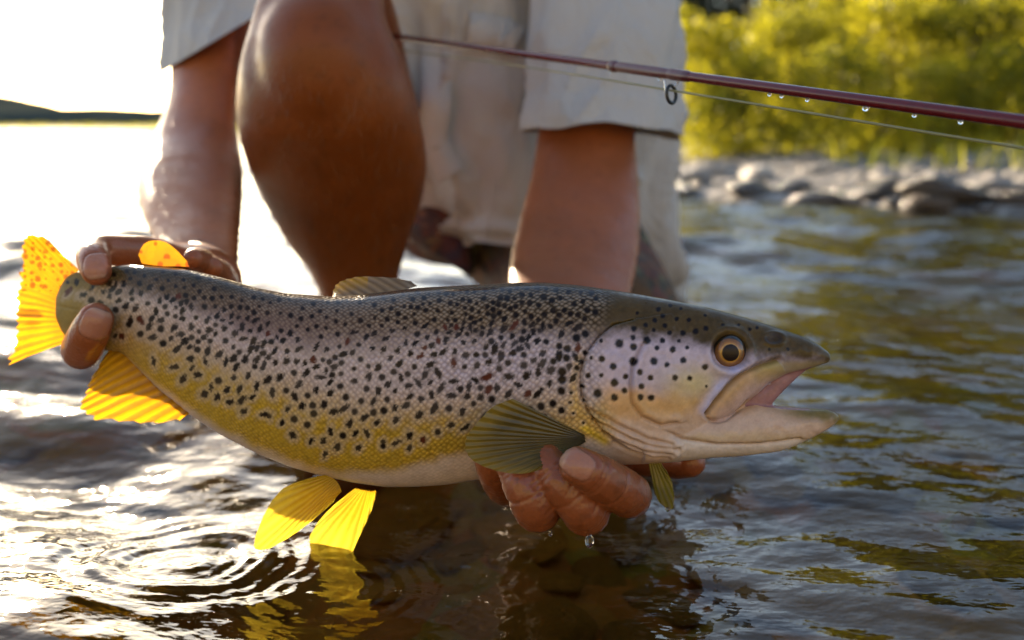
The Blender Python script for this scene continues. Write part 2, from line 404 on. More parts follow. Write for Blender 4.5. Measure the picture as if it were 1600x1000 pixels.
# side: positive = behind the cover edge (towards the tail)
cen = np.hypot((xs - 1010) / 100, (ys - 590) / 115)
inside = cen < 1.0
ins = inpoly(xs, ys, OPER + [(1060, 715), (1100, 600), (1050, 490)])
hh += np.where(ins, 7.0 * np.exp(-d / 30), -5.0 * np.exp(-d / 10))
hh -= 4.5 * np.exp(-(d / 2.6) ** 2)
d, s = dpoly(xs, ys, PRE); hh -= 5.0 * np.exp(-(d / 3.0) ** 2); hh += 3.0 * np.exp(-((d - 8) / 6) ** 2) * (s < 0)
mp_ = inpoly(xs, ys, MAXP); d, s = dpoly(xs, ys, MAXU + MAXI[1:]); hh += np.where(mp_, 6.0 * (1 - np.exp(-d / 5)), 0)
d, s = dpoly(xs, ys, MAXU); hh -= 7.0 * np.exp(-(d / 3.2) ** 2); hh += 2.5 * np.exp(-((d - 9) / 4) ** 2) * ~mp_; d, s = dpoly(xs, ys, MAXI[:7]); hh -= 4.5 * np.exp(-(d / 2.8) ** 2)
jl = np.interp(xs, [p[0] for p in JAWL], [p[1] for p in JAWL]); d, s = dpoly(xs, ys, JAWL); hh -= 3.4 * np.exp(-(d / 2.8) ** 2) * sstep(1030, 1060, xs) + 4.0 * np.exp(-d / 9) * (ys > jl) * sstep(1030, 1070, xs)
for b in BRAN: d, s = dpoly(xs, ys, b); hh -= 4.2 * np.exp(-(d / 2.6) ** 2); hh += 2.4 * np.exp(-((d - 7) / 4) ** 2)
d, s = dpoly(xs, ys, SUBO); hh -= 2.5 * np.exp(-(d / 6) ** 2)
re = np.hypot(xs - 1140, (ys - 549)); hh -= 12 * (1 - sstep(22, 31, re)); hh += 4.0 * np.exp(-((re - 35) / 6) ** 2)
nr = np.hypot((xs - 1209) / 11, (ys - 529) / 6.5); hh -= 4.0 * np.exp(-(nr ** 2)) - 2.4 * np.exp(-((nr - 1.5) / .4) ** 2)
hh += 1.8 * fbm(xs / 16, ys / 16, 12, 4) + 1.2 * fbm(xs / 40, ys / 12, 22, 3) * sstep(620, 660, ys)
h[hd] = hh
h += 0.7 * fbm(X / 30, Y / 30, 2) * (X < 900)
h -= 0.6 * np.exp(-((Y - np.interp(X, [90, 300, 500, 700, 900], [478, 520, 560, 560, 548])) / 2.2) ** 2) * (X < 905)
# belly fold near the pelvic fins, wrinkle where the tail bends
h += 1.5 * np.sin((X * 0.8 + Y * 0.6) / 9) * sstep(0.0, 60, 220 - X) * sstep(0.72, 0.95, (Y - TOP(X)) / (BOT(X) - TOP(X)))
V = V + N * (h * K0 * side)[:, None]
# --- colours
def C3(*c): return np.array(c)
T_, B_ = TOP(X0), BOT(X0); Bf = np.where(X > 1040, JB(np.maximum(X, 1040)), B_)
nz = fbm(X / 22, Y / 22, 7) ; nf = fbm(X / 5, Y / 5, 9)
YG = curve([(90, 455), (150, 476), (200, 500), (300, 548), (400, 603), (500, 640), (600, 652), (700, 648), (800, 640), (900, 640)], 30)(X)
YBL = curve([(90, 540), (190, 552), (215, 572), (250, 606), (300, 642), (400, 703), (500, 737), (600, 738), (650, 727), (700, 712), (800, 700), (900, 690)], 20)(X)
dark, brown, silv, gold, pale = C3(.040, .026, .010), C3(.080, .048, .022), C3(.43, .345, .345), C3(.40, .245, .006), C3(.54, .41, .33)
u = (Y - T_)
ydark = lerp(26, 70, sstep(600, 950, X)); ysil = curve([(90, 25), (200, 48), (400, 82), (600, 90), (800, 94), (900, 88)], 30)(X)
w1 = sstep(ydark * .35, ydark * 1.0, u + 9 * nz); w2 = sstep(ysil * .55, ysil * 1.25, u + 14 * nz)
w3 = sstep(-58, 30, Y - YG + 14 * nz); w4 = sstep(-10, 9, Y - YBL + 7 * nz)
col = dark * (1 - w1)[:, None] + brown * w1[:, None]
blue = (np.exp(-((X - 800) / 170) ** 2) * sstep(0, 1, w2))[:, None]
col = lerp(col, silv + blue * C3(-.05, -.01, .10), w2[:, None]); col = lerp(col, gold * (1 + .25 * nf)[:, None], w3[:, None] * 0.95)
warm = sstep(700, 860, X) * sstep(610, 660, Y); col = lerp(col, C3(.50, .33, .17), (warm * .55)[:, None])
col = lerp(col, pale, w4[:, None])
pk = np.exp(-((X - 330) / 230) ** 2 - ((Y - 520) / 40) ** 2) * .35; col = lerp(col, C3(.34, .22, .25), pk[:, None])
# head
hb = sstep(915, 955, X + (Y - 590) * 0.0 + 18 * np.clip((Y - 560) / 90, -1, 1) ** 2 * -1)
yt = np.interp(X, [900, 950, 1000, 1060, 1110, 1160, 1200, 1240, 1294], [528, 522, 524, 530, 545, 562, 562, 562, 572])
lav, peach, cream, olive = C3(.45, .365, .44), C3(.58, .31, .08), C3(.55, .38, .285), C3(.070, .043, .014)
hc = lerp(olive * (1 + .35 * nz + .2 * nf)[:, None], lav * (1 + .10 * nz + .06 * nf)[:, None], sstep(-16, 20, Y - yt + 13 * nz + 4 * nf)[:, None])
hc = lerp(hc, peach, (sstep(585, 632, Y + 14 * nz + (X - 980) * -.05) * .85)[:, None])
hc = lerp(hc, cream, sstep(640, 676, Y + 10 * nz + np.clip(X - 1040, 0, 80) * .25)[:, None])
yel = np.exp(-((X - 1085) / 45) ** 2 - ((Y - 598) / 26) ** 2); hc = lerp(hc, C3(.52, .40, .12), (yel * .7)[:, None])
mxl = inpoly(X, Y, MAXP); mg = sstep(0, 26, (Y - np.interp(X, [1105, 1135, 1170, 1215], [640, 612, 582, 563])) * .8 + 5 * nz)
hc = lerp(hc, lerp(C3(.50, .30, .13), C3(.52, .36, .33), mg[:, None]) * (1 + .14 * nz + .1 * nf)[:, None], (mxl * .92)[:, None]); hc = lerp(hc, C3(.34, .26, .07), (mxl * sstep(1160, 1205, X) * (1 - mg) * .8)[:, None])
lip = (X > 1195) & (Y > 552) & (Y < 600); hc = lerp(hc, C3(.34, .26, .13), (sstep(1190, 1225, X) * sstep(560, 570, Y) * (Y < 600) * .75)[:, None])
tip = sstep(1195, 1268, X) * sstep(622, 630, Y) * (1 - sstep(646, 668, Y + 5 * nz - (X - 1250) * .12)); hc = lerp(hc, C3(.16, .115, .025), (tip * .95)[:, None])
bl = np.exp(-(dpoly(X, Y, [(1150, 578), (1122, 606), (1100, 640)])[0] / 9) ** 2) * (1 - mxl); hc = lerp(hc, C3(.42, .40, .60), (bl * .8)[:, None])
jaws = np.exp(-((Y - 684) / 9) ** 2) * sstep(1050, 1100, X) * (1 - sstep(1230, 1290, X)); hc = lerp(hc, C3(.50, .36, .20), (jaws * .6)[:, None])
white = sstep(0, 5, Y - np.interp(X, [p[0] for p in JAWL], [p[1] for p in JAWL])) * sstep(1030, 1080, X); hc = lerp(hc, C3(.64, .54, .47), (white * .8)[:, None])
cleith = np.exp(-(dpoly(X, Y, [(905, 560), (896, 600), (900, 640), (925, 672), (945, 684)])[0] / 9) ** 2)
col = lerp(col, hc, hb[:, None]); col = lerp(col, C3(.56, .36, .10), (cleith * .75)[:, None])
yw = np.exp(-(dpoly(X, Y, [(912, 668), (945, 690)])[0] / 6) ** 2); col = lerp(col, C3(.62, .42, .03), (yw * .85)[:, None])
for L, wdt, k in ((OPER, 1.8, .35), (PRE, 2.0, .28), (MAXU, 2.4, .65), (MAXI[:7], 1.8, .35), (JAWL, 1.8, .2)) + tuple((b, 1.7, .15) for b in BRAN):
    q = np.exp(-(dpoly(X, Y, L)[0] / wdt) ** 2) * k; col = lerp(col, C3(.10, .06, .03), q[:, None])  # crease shade painted into the colour along gill, jaw and maxilla grooves
nr = np.hypot((X - 1209) / 11, (Y - 529) / 6.5); col = lerp(col, C3(.03, .018, .015), (np.exp(-((nr - 1.0) / .35) ** 2) * .7 + np.exp(-(nr * 2) ** 2) * .6)[:, None])
tl_ = (1 - sstep(120, 210, X + 10 * nz)) * (1 - hb); col = lerp(col, C3(.20, .135, .03), (tl_ * .75)[:, None])
jm = sstep(.1, .7, fbm(X / 13, Y / 9, 71)) * sstep(640, 655, Y) * (X > 1050) * (1 - white); col = lerp(col, C3(.42, .26, .20), (jm * .35)[:, None])
col = col * (1 + .10 * fbm(X / 9, Y / 9, 73) + .06 * vn(X / 2.2, Y / 2.2, 75))[:, None]
# mouth lining
X, Y = X0, Y0
ml = (X > 1150) & (X < 1264) & (Y > np.where(X < 1200, 600, 570)) & (Y < 640) & (np.abs(Wd) < 21) & (Y > BOT(X) - 4)
ml &= (Y < JT(X) + 3)
col = np.where(ml[:, None], C3(.30, .15, .15) * (1 + .2 * nf)[:, None], col)
X, Y = pattern(X0, Y0, Wd)
# --- spots
rs = np.random.default_rng(11); spots = []
for zx, zy, zr in [(345,345,22),(263,415,17),(317,450,18),(323,522,20),(245,570,22),(322,590,18),(370,560,15),(375,495,14),(410,425,22),(410,360,18),(470,332,20),(408,318,14),(517,365,13),(543,330,14),(590,372,16),(505,425,20),(440,475,16),(490,500,15),(447,540,16),(442,590,16),(492,592,17),(565,440,14),(640,420,16),(602,500,15),(670,503,14),(740,452,16),(657,363,11),(620,332,10),(577,296,12),(638,295,14),(697,288,15),(743,275,13),(555,263,12),(503,283,10),(507,240,12),(545,218,13),(610,230,11),(665,235,11),(580,168,10),(525,187,12),(465,262,12),(410,280,14),(430,200,9),(628,183,8),(740,215,8),(820,260,9),(895,258,8),(945,278,10),(980,270,9),(745,540,8),(190,385,14),(200,490,14),(215,410,9),(260,335,10),(175,540,12),(152,455,15),(125,570,10),(122,615,9),(135,665,8),(180,710,8),(185,605,9),(83,475,24),(84,510,24),(80,560,22),(40,620,20),(80,650,18),(103,410,20),(43,425,18),(10,335,16),(70,355,18),(150,318,22),(190,300,20),(262,490,12),(1120,370,9),(1035,372,9)]:
    spots.append((850 + zx / 2.942, 420 + zy / 2.942, zr / 2.942 * 1.08, 1.0, 0))
YLIM = curve([(100, 470), (160, 500), (200, 528), (300, 606), (400, 650), (500, 696), (560, 700), (650, 690), (720, 672), (800, 662), (900, 655)], 20)
cand = []; tries = 0; TBL = list(zip(TOP(np.arange(1000.)), YLIM(np.arange(1000.))))
cells = {}
for (a, b, rr, _, _) in spots: cells.setdefault((int(a // 20), int(b // 20)), []).append((a, b))
while tries < 60000 and len(cand) < 900:
    tries += 1; a = rs.uniform(105, 935); tb, lim = TBL[int(a)]; b = rs.uniform(tb + 8, lim + 6)
    if a > 915 and b > 500: continue
    q = (b - tb) / max(lim - tb, 1)
    gap = 12.2 + 4.5 * q ** 1.5 + (4.5 if q > .8 else 0) - (1.5 if a > 700 and q < .35 else 0)
    gap *= 1.0 + .28 * math.sin(a / 31 + 1.3 * math.sin(b / 27)) * math.sin(b / 19 + a / 57) + .10 * max(0, q - .5)
    ck = (int(a // 20), int(b // 20)); ok = True
    for i in (-1, 0, 1):
        for j in (-1, 0, 1):
            for (p_, q_) in cells.get((ck[0] + i, ck[1] + j), ()):
                if (p_ - a) ** 2 + ((q_ - b) * .95) ** 2 < gap * gap: ok = False; break
            if not ok: break
        if not ok: break
    if not ok: continue
    cells.setdefault(ck, []).append((a, b)); cand.append((a, b))
    big = 3.6 + 2.3 * min(1, q * 1.6) + rs.uniform(-.8, 1.1) + (0.9 if a > 760 else 0)
    spots.append((a, b, big, rs.uniform(.9, 1.0), 1 if q > .25 and rs.random() < .75 else 0))
for a, b in [(486, 688), (508, 710), (598, 690), (360, 628), (420, 650), (300, 575), (330, 605), (640, 700), (180, 525)]: spots.append((a, b, 4.6, .9, 1))
order = np.argsort(X); Xo = X[order]; sp = np.zeros(len(X)); halo = np.zeros(len(X)); red = np.zeros(len(X))
n1, n2 = vn(X / 2.6, Y / 2.6, 31), vn(X / 2.6, Y / 2.6, 41)
for (a, b, rr, st, irr) in spots:
    i0, i1 = np.searchsorted(Xo, [a - 24, a + 24]); ix = order[i0:i1]; dx, dy = X[ix] - a, Y[ix] - b
    if irr:
        an = rs.normal(1.0, .5); e = rs.uniform(1.0, 1.9); cx, sx = math.cos(an), math.sin(an); p_, q_ = dx * cx - dy * sx, dx * sx + dy * cx
        dd = np.hypot(p_ / e, q_ * (e ** .35)) ; dd = dd + 2.0 * n1[ix]
    else: dd = np.hypot(dx, dy) + .7 * n1[ix]
    v = (1 - sstep(rr * .55, rr * 1.18, dd)) * st; sp[ix] = np.maximum(sp[ix], v)
    halo[ix] = np.maximum(halo[ix], 1 - sstep(rr * 1.1, rr * 2.6, dd))
    if irr and rs.random() < .08: red[ix] = np.maximum(red[ix], v)
hm = halo * (1 - hb) * (1 - w4); col = lerp(col, C3(.47, .38, .33), (hm * .40 * sstep(.3, .9, w2))[:, None]); col = lerp(col, col * 1.2, (halo * hb * .5)[:, None])
col = lerp(col, C3(.006, .003, .003), (sp * .99)[:, None]); col = lerp(col, C3(.15, .03, .012), (red * .5)[:, None])
# scale coordinates in scale widths, smaller scales towards the tail and belly
vv = np.clip((Y0 - (T_ + B_) / 2) / ((B_ - T_) / 2), -.999, .999); arc = np.arcsin(vv) * (B_ - T_) / 2 * .92
SC = lerp(5.5, 8.0, sstep(250, 850, X)); sx_ = np.cumsum(1 / lerp(5.5, 8.0, sstep(250, 850, np.arange(0, 1400)))); 
su_ = np.interp(X, np.arange(0, 1400), sx_) + .12 * vn(X / 9, Y / 9, 51); sv_ = arc / 6.9 + .12 * vn(X / 9, Y / 9, 52)
suv = np.stack([(su_ + sv_) * .7071, (su_ - sv_) * .7071, Wd * 0], -1)
scal = (1 - hb) * sstep(100, 150, X) * (1 - w4 * .7) * (1 - .9 * sp) * np.clip(.55 + .55 * sstep(400, 850, X) + .5 * nz, .15, 1)
X0, Wd0, Y0 = V[:, 0] / K0, V[:, 1] / K0, -V[:, 2] / K0
W3 = FP(*roll(X0, Y0, Wd0)); 
base = P(800, 790, D0); fish = empty('brown_trout', tuple(base))
tag(fish, 'spotted golden brown trout with open mouth, held in two hands above the water', 'fish')
fm = mesh('body', W3 - base, FC); setcol(fm, np.clip(col, 0, 1)); setvec(fm, suv, 'scale_uv')
wetm = np.stack([scal, np.clip((1 - sstep(14, 46, u + 8 * nz)) * (.6 + .7 * nz * 0 + .8 * np.exp(-((X - 690) / 190) ** 4)), 0, 1.3) * (1 - hb) * sstep(150, 260, X) + .35 * hb, (1 - w2) * sstep(4, 22, u) * (1 - hb) * (1 - .85 * sp) * sstep(150, 500, X)], -1); setcol(fm, wetm, 'mask')
t = NT('trout_skin'); ca = t.attr('Col').outputs['Color']; mk = t.new('SeparateColor'); t.ln(t.attr('mask').outputs['Color'], mk.inputs[0])
uv = t.attr('scale_uv').outputs['Vector']
vo = t.new('TexVoronoi'); vo.voronoi_dimensions = '2D'; vo.inputs['Scale'].default_value = 1.0; vo.inputs['Randomness'].default_value = 0.45; t.ln(uv, vo.inputs['Vector'])
dist = t.ramp(vo.outputs['Distance'], [(0.05, (1, 1, 1)), (0.62, (0, 0, 0))]).outputs[0]
sc = t.math('MULTIPLY', dist, mk.outputs[0])
light = t.mix(1.0, ca, (1.34, 1.30, 1.26), 'MULTIPLY'); light = t.mix(1.0, light, (0.020, 0.014, 0.010), 'ADD'); darkc = t.mix(1.0, ca, (0.72, 0.68, 0.66), 'MULTIPLY')
light = t.mix(t.math('MULTIPLY', mk.outputs[2], .75), light, (.34, .25, .18)); pat = t.mix(dist, darkc, light); cc = t.mix(mk.outputs[0], ca, pat)
t.ln(cc, t.b.inputs['Base Color'])
fn = t.noise(900, 2, t.objc()); mn = t.noise(140, 3, t.objc())
b0 = t.bump(sc, 0.55, 0.0006, t.bump(mn.outputs[0], 0.25, 0.0012, t.bump(fn.outputs[0], 0.2, 0.0002)))
t.ln(b0, t.b.inputs['Normal'])
t.ln(t.math('ADD', t.math('MULTIPLY', mn.outputs[0], 0.25), 0.20), t.b.inputs['Roughness'])
t.ln(t.math('ADD', t.math('MULTIPLY', mk.outputs[1], 0.5), 0.07), t.b.inputs['Coat Weight']); t.b.inputs['Specular IOR Level'].default_value = .10
t.b.inputs['Coat Roughness'].default_value = 0.10; t.b.inputs['IOR'].default_value = 1.45
t.b.inputs['Subsurface Weight'].default_value = 0.0
link('body', fm, t.m, fish)

# eye
def dome(c, rpx, n=48, m=24, cut=1.0, squash=1.0):
    a = np.linspace(0, math.pi / 2 * cut, m)[:, None]; b = np.arange(n)[None] / n * 2 * math.pi
    x = c[0] + rpx * np.sin(a) * np.cos(b); y = c[1] + rpx * np.sin(a) * np.sin(b); w = c[2] - rpx * squash * np.cos(a) + 0 * b
    return x, y, w
def eyew(x, y): # skin depth on the near side
    q = np.argmin((X - x) ** 2 + (Y - y) ** 2 + np.where(Wd < 0, 0, 1e6)); return Wd[q]
we = eyew(1140, 549 + 29) * .5 + eyew(1140, 520) * .5
ex, ey, ew = dome((1140, 549, we + 13), 27.5, squash=.72)
ev = FQ(ex, ey, ew).reshape(-1, 3)
rr = np.hypot(ex - 1140.5, ey - 551.5); an = np.arctan2(ey - 549, ex - 1140)
ring_ = np.exp(-((rr - 14.2) / 1.3) ** 2)[..., None]
ec = lerp(C3(.29, .115, .010), C3(.16, .06, .008), (sstep(15, 24, rr) + .35 * vn(an * 9, rr / 4, 3))[..., None])
ec = lerp(ec, C3(.46, .24, .03), ring_); rim = sstep(21.5, 25, np.hypot(ex - 1140, ey - 552.5)); ec = lerp(ec, C3(.018, .014, .010), rim[..., None])
gmk = np.exp(-((rr - 19.5) / 1.2) ** 2)[..., None] * .5; ec = lerp(ec, C3(.10, .05, .01), gmk)
em = mesh('eye', ev - base, grid_faces(24, 48, True)); setcol(em, ec.reshape(-1, 3))
t = NT('fish_eye'); t.ln(t.attr('Col').outputs['Color'], t.b.inputs['Base Color']); t.b.inputs['Roughness'].default_value = 0.25; t.b.inputs['Coat Weight'].default_value = .7; t.b.inputs['Coat Roughness'].default_value = 0.03
eye = link('eye', em, t.m, fish)
_a = np.linspace(0, 13.2, 24)[:, None]; _b = np.arange(48)[None] / 48 * 2 * math.pi; px_ = 1141.5 + _a * np.cos(_b); py_ = 551.5 + _a * np.sin(_b) * (1 - .04 * np.sin(_b))
pw_ = we + 13 - 27.5 * .72 * np.sqrt(1 - np.clip(((px_ - 1140) ** 2 + (py_ - 549) ** 2) / 27.5 ** 2, 0, .99)) - .45
pm = mesh('pupil', FQ(px_, py_, pw_).reshape(-1, 3) - base, grid_faces(24, 48, True))
pu = link('pupil', pm, simple('pupil_black', (.010, .004, .003), .35, .1, 400, **{'Specular IOR Level': .3}), eye)

# fins: corrugated membranes with rays
def finmat(name, trans, rough=.35, coat=.3):
    t = NT(name); c = t.attr('Col').outputs['Color']; n = t.noise(300, 3, t.objc())
    c2 = t.mix(n.outputs[0], t.mix(1.0, c, (.8, .8, .8), 'MULTIPLY'), c)
    t.ln(c2, t.b.inputs['Base Color']); t.b.inputs['Roughness'].default_value = rough; t.b.inputs['Coat Weight'].default_value = coat; t.b.inputs['Coat Roughness'].default_value = .15
    tl = t.new('BsdfTranslucent'); t.ln(t.mix(1.0, c2, (.8, .8, .8), 'MULTIPLY'), tl.inputs['Color']); mx = t.new('MixShader'); mx.inputs[0].default_value = trans
    t.ln(t.b.outputs[0], mx.inputs[1]); t.ln(tl.outputs[0], mx.inputs[2]); t.ln(mx.outputs[0], t.o.inputs['Surface']); return t.m
M_fin = finmat('fin_membrane', .72); M_pec = finmat('pectoral_membrane', .30)
def fin(name, basepts, tippts, wb, wt, rays, colf, mat, nu=90, nv=26, amp=1.3, bow=0.0, edge=3.0, curl=0.0):
    """membrane between a base line and a tip line; w = depth in px at base and tip"""
    b = resample(np.array(basepts, float), nu); tt = resample(np.array(tippts, float), nu)
    u = np.linspace(0, 1, nu); v = np.linspace(0, 1, nv) ** .9
    wbv = np.interp(u, np.linspace(0, 1, len(np.atleast_1d(wb))), np.atleast_1d(wb)); wtv = np.interp(u, np.linspace(0, 1, len(np.atleast_1d(wt))), np.atleast_1d(wt))
    saw = np.abs(((u * rays) % 1) - .5) * 2
    tt = tt + (b - tt) / (np.linalg.norm(tt - b, axis=1)[:, None] + 1e-6) * (edge * (1 - saw) + edge * 1.2 * np.abs(vn(u * rays * .7, u * 0, 9)))[:, None]
    xx = b[:, None, 0] * (1 - v) + tt[:, None, 0] * v; yy = b[:, None, 1] * (1 - v) + tt[:, None, 1] * v
    xx = xx + 3 * fbm(u[:, None] * 3 + 0 * v, v[None] * 2 + 0 * u[:, None], 3) * v; yy = yy + 3 * fbm(u[:, None] * 3 + 7 + 0 * v, v[None] * 2, 5) * v
    ww = wbv[:, None] * (1 - v) + wtv[:, None] * v + bow * np.sin(v * math.pi)[None] + amp * (saw[:, None] - .5) * 2 * (.35 + v[None]) + curl * np.sin(u * math.pi)[:, None] * v[None]
    ww = ww + 2.0 * fbm(u[:, None] * 4, v[None] * 2 + 3, 8)
    pos = FQ(xx, yy, ww).reshape(-1, 3)
    m = mesh(name, pos - base, grid_faces(nu, nv)); U2, V2 = np.meshgrid(u, v, indexing='ij'); sw = saw[:, None] * np.ones_like(V2)
    setcol(m, np.clip(colf(U2, V2, sw, xx, yy), 0, 1).reshape(-1, 3)); return link(name, m, mat, fish)
def mixc(a, b, t): return lerp(np.array(a), np.array(b), np.clip(t, 0, 1)[..., None])
def dots(c, xx, yy, sp_, dotcol, mask, k=.8, sz=.32, seed=3):
    ix, iy = np.floor(xx / sp_), np.floor(yy / sp_)
    jx = hsh(ix.astype(np.int64), iy.astype(np.int64), seed); jy = hsh(ix.astype(np.int64), iy.astype(np.int64), seed + 1)
    d = np.hypot(xx / sp_ - ix - .18 - .64 * jx, (yy / sp_ - iy - .18 - .64 * jy)) + .5 * (hsh(ix.astype(np.int64), iy.astype(np.int64), seed + 2) - .35)
    return lerp(c, np.array(dotcol), ((1 - sstep(sz * .5, sz, d)) * mask * k)[..., None])
def caudal_c(u, v, s, x, y):
    c = mixc((.78, .34, .008), (.88, .44, .010), s * .7 + .3 * v); c = mixc(c, np.array((.36, .17, .01)), (1 - sstep(.05, .5, v)) * .45)
    c = dots(c, x, y, 11, (.30, .08, .01), (y < 455) * 1.0, .85, .42)
    st = sstep(.35, .7, vn(u * 26, v * 1.5, 6)) * (y > 450); fr_ = sstep(.1, .8, fbm(u * 9, v * 3, 16)); c = mixc(c, np.array((.55, .24, .008)), fr_ * .6); return mixc(c, np.array((.26, .10, .008)), st * .75)
fin('caudal_fin', [(124, 422), (104, 440), (97, 462), (96, 485), (100, 508), (112, 532)], [(64, 364), (34, 368), (27, 420), (22, 470), (20, 515), (8, 572)], (8, 0, -2, 0, 4), (10, -6, 4, -4, 8), 19, caudal_c, M_fin, nu=190, nv=50, amp=2.0, edge=5.5)
# lower rear lobe tip of the tail
def anal_c(u, v, s, x, y): return mixc(mixc((.50, .21, .006), (.90, .48, .012), s * .7 + .4 * v), np.array((.40, .17, .008)), sstep(.2, .8, fbm(u * 7, v * 2, 26)) * .6)
fin('anal_fin', [(186, 528), (210, 545), (230, 572), (252, 598), (276, 622), (304, 642)], [(160, 560), (140, 590), (128, 615), (120, 640), (150, 656), (215, 664), (275, 660)], (-2, 0, 0), (-4, 2, 6), 12, anal_c, M_fin, nu=150, nv=34, amp=2.2, edge=6.5)
def adip_c(u, v, s, x, y): return dots(mixc((.70, .27, .008), (.85, .38, .01), v), x, y, 15, (.42, .06, .01), 1.0 + 0 * x, .8, .30)
fin('adipose_fin', [(222, 412), (238, 414), (255, 416), (275, 416), (296, 417)], [(216, 398), (224, 380), (243, 374), (262, 379), (292, 409)], (6, 6, 6), (8, 8, 8), 3, adip_c, M_fin, nu=60, nv=24, amp=.4, edge=.3)
def dors_c(u, v, s, x, y): return mixc((.30, .19, .10), (.60, .43, .25), s) * (1 - .0 * v)[..., None] * .9 + mixc((0, 0, 0), (.28, .12, -.1), (x < 575) * sstep(.2, .8, v))
fin('dorsal_fin', [(520, 466), (545, 463), (575, 460), (605, 457), (635, 452), (652, 447)], [(519, 461), (521, 446), (535, 436), (562, 430), (600, 432), (640, 438)], (10, 8, 2), (34, 44, 30), 9, dors_c, M_fin, nu=90, nv=24, amp=2.4, edge=1.6)
def pect_c(u, v, s, x, y):
    c = mixc((.10, .064, .012), (.19, .125, .018), s * .6 + .4 * v); c = mixc(c, np.array((.045, .032, .012)), (1 - sstep(.0, .35, v)) * .8); c = mixc(c, np.array((.06, .042, .012)), sstep(.0, .8, fbm(u * 6, v * 4, 46)) * .6); return mixc(c, np.array((.34, .22, .02)), sstep(.72, 1, v) * .6 + .3 * sstep(.6, 1, u))
wp = -88
fin('pectoral_fin', [(922, 684), (921, 686), (919, 688), (916, 690), (912, 692)], [(800, 622), (768, 636), (736, 668), (724, 692), (735, 716), (775, 734), (820, 740), (856, 728), (888, 705)], (-66, -64, -62), (-122, -132, -136, -126, -98), 19, pect_c, M_pec, nu=190, nv=44, amp=.9, bow=-8, edge=1.0)
def pelv_c(u, v, s, x, y): return mixc(mixc((.60, .34, .010), (.92, .70, .06), s * .55 + .7 * sstep(.25, 1, v) - .35 * u), np.array((.48, .22, .01)), sstep(.3, .9, fbm(u * 8, v * 3, 36)) * .5)
fin('pelvic_fin', [(508, 742), (518, 746), (526, 752), (531, 760), (534, 768)], [(478, 748), (440, 764), (412, 800), (395, 850), (415, 858), (455, 838), (490, 812), (520, 785)], (-22, -22, -22), (-40, -42, -30, -22), 13, pelv_c, M_fin, nu=140, nv=36, amp=1.0, bow=-6, edge=1.2)
fin('pelvic_fin', [(556, 762), (564, 764), (572, 765), (580, 766), (587, 766)], [(520, 790), (494, 818), (480, 848), (500, 872), (545, 868), (566, 832), (581, 796), (588, 770)], (14, 14, 14), (60, 120, 150, 150, 110, 60, 24), 13, pelv_c, M_fin, nu=130, nv=34, amp=1.3, bow=8, edge=2.5)
fin('pectoral_fin', [(1012, 716), (1018, 718), (1024, 718), (1030, 717)], [(1022, 768), (1030, 786), (1044, 795), (1055, 788), (1052, 760), (1042, 738)], (24, 24, 24), (20, 16, 20), 6, lambda u, v, s, x, y: mixc((.24, .17, .015), (.36, .27, .03), s * .6 + v * .4), M_fin, nu=60, nv=26, amp=1.0, edge=.8)
# ------------------------------------------------------------------ the person
pb = P(700, 640, 1.1); pb[2] = -0.12
person = empty('person', tuple(pb))
tag(person, 'person in a pale short sleeved shirt crouching in the river with one bare knee up', 'person')
def ft(pts, n=18, steps=26):
    """finger: (px, py, depth, radius)"""
    A = np.array(pts, float); return tube(P(A[:, 0], A[:, 1], A[:, 2]), A[:, 3], n, steps)
def seg(a, b, ra, rb, n=18): return tube(np.array([P(*a), P(*b)]), [ra, rb], n, 8)
def ball(p, r, sq=(1, 1, 1), n=20):
    a = np.linspace(-math.pi / 2, math.pi / 2, 14)[1:-1]; b = np.arange(n) / n * 2 * math.pi
    R = np.stack([np.cos(a)[:, None] * np.cos(b) * sq[0], np.cos(a)[:, None] * np.sin(b) * sq[1], np.sin(a)[:, None] * np.ones(n) * sq[2]], -1) * r + np.asarray(p); return ringloft(R)
# the hand under the belly (fingers come from behind and curl up towards the camera)
ring_f = [(850, 752, .565, .0115), (846, 778, .525, .0112), (842, 795, .482, .0112), (838, 792, .455, .0113), (826, 770, .450, .0107), (812, 742, .452, .0100), (800, 712, .456, .0088)]
midd_f = [(890, 752, .570, .0118), (900, 782, .525, .0116), (914, 800, .480, .0114), (913, 797, .452, .0114), (893, 772, .446, .0107), (868, 742, .447, .0100), (850, 716, .452, .0090)]
indx_f = [(930, 748, .570, .0118), (962, 765, .525, .0116), (982, 775, .485, .0112), (977, 770, .455, .0112), (952, 755, .442, .0106), (926, 740, .433, .0098), (903, 728, .430, .0088)]
pink_f = [(815, 750, .555, .0098), (800, 762, .520, .0096), (788, 760, .488, .0095), (776, 740, .470, .0092), (768, 716, .462, .0085), (764, 696, .462, .0078)]
thmb_f = [(940, 700, .600, .0145), (985, 712, .565, .0125), (1030, 716, .538, .0108), (1058, 720, .522, .0100), (1078, 722, .512, .0084)]
lh = [ft(ring_f), ft(midd_f), ft(indx_f), ft(pink_f), ft(thmb_f)]
lh += [seg((895, 640, .625), q, .024, .0135) for q in ((850, 752, .565), (890, 752, .57), (930, 748, .57), (815, 750, .555))]
lh += [seg((892, 600, .64), (890, 700, .60), .029, .022), seg((900, 640, .63), (945, 712, .59), .022, .016)]
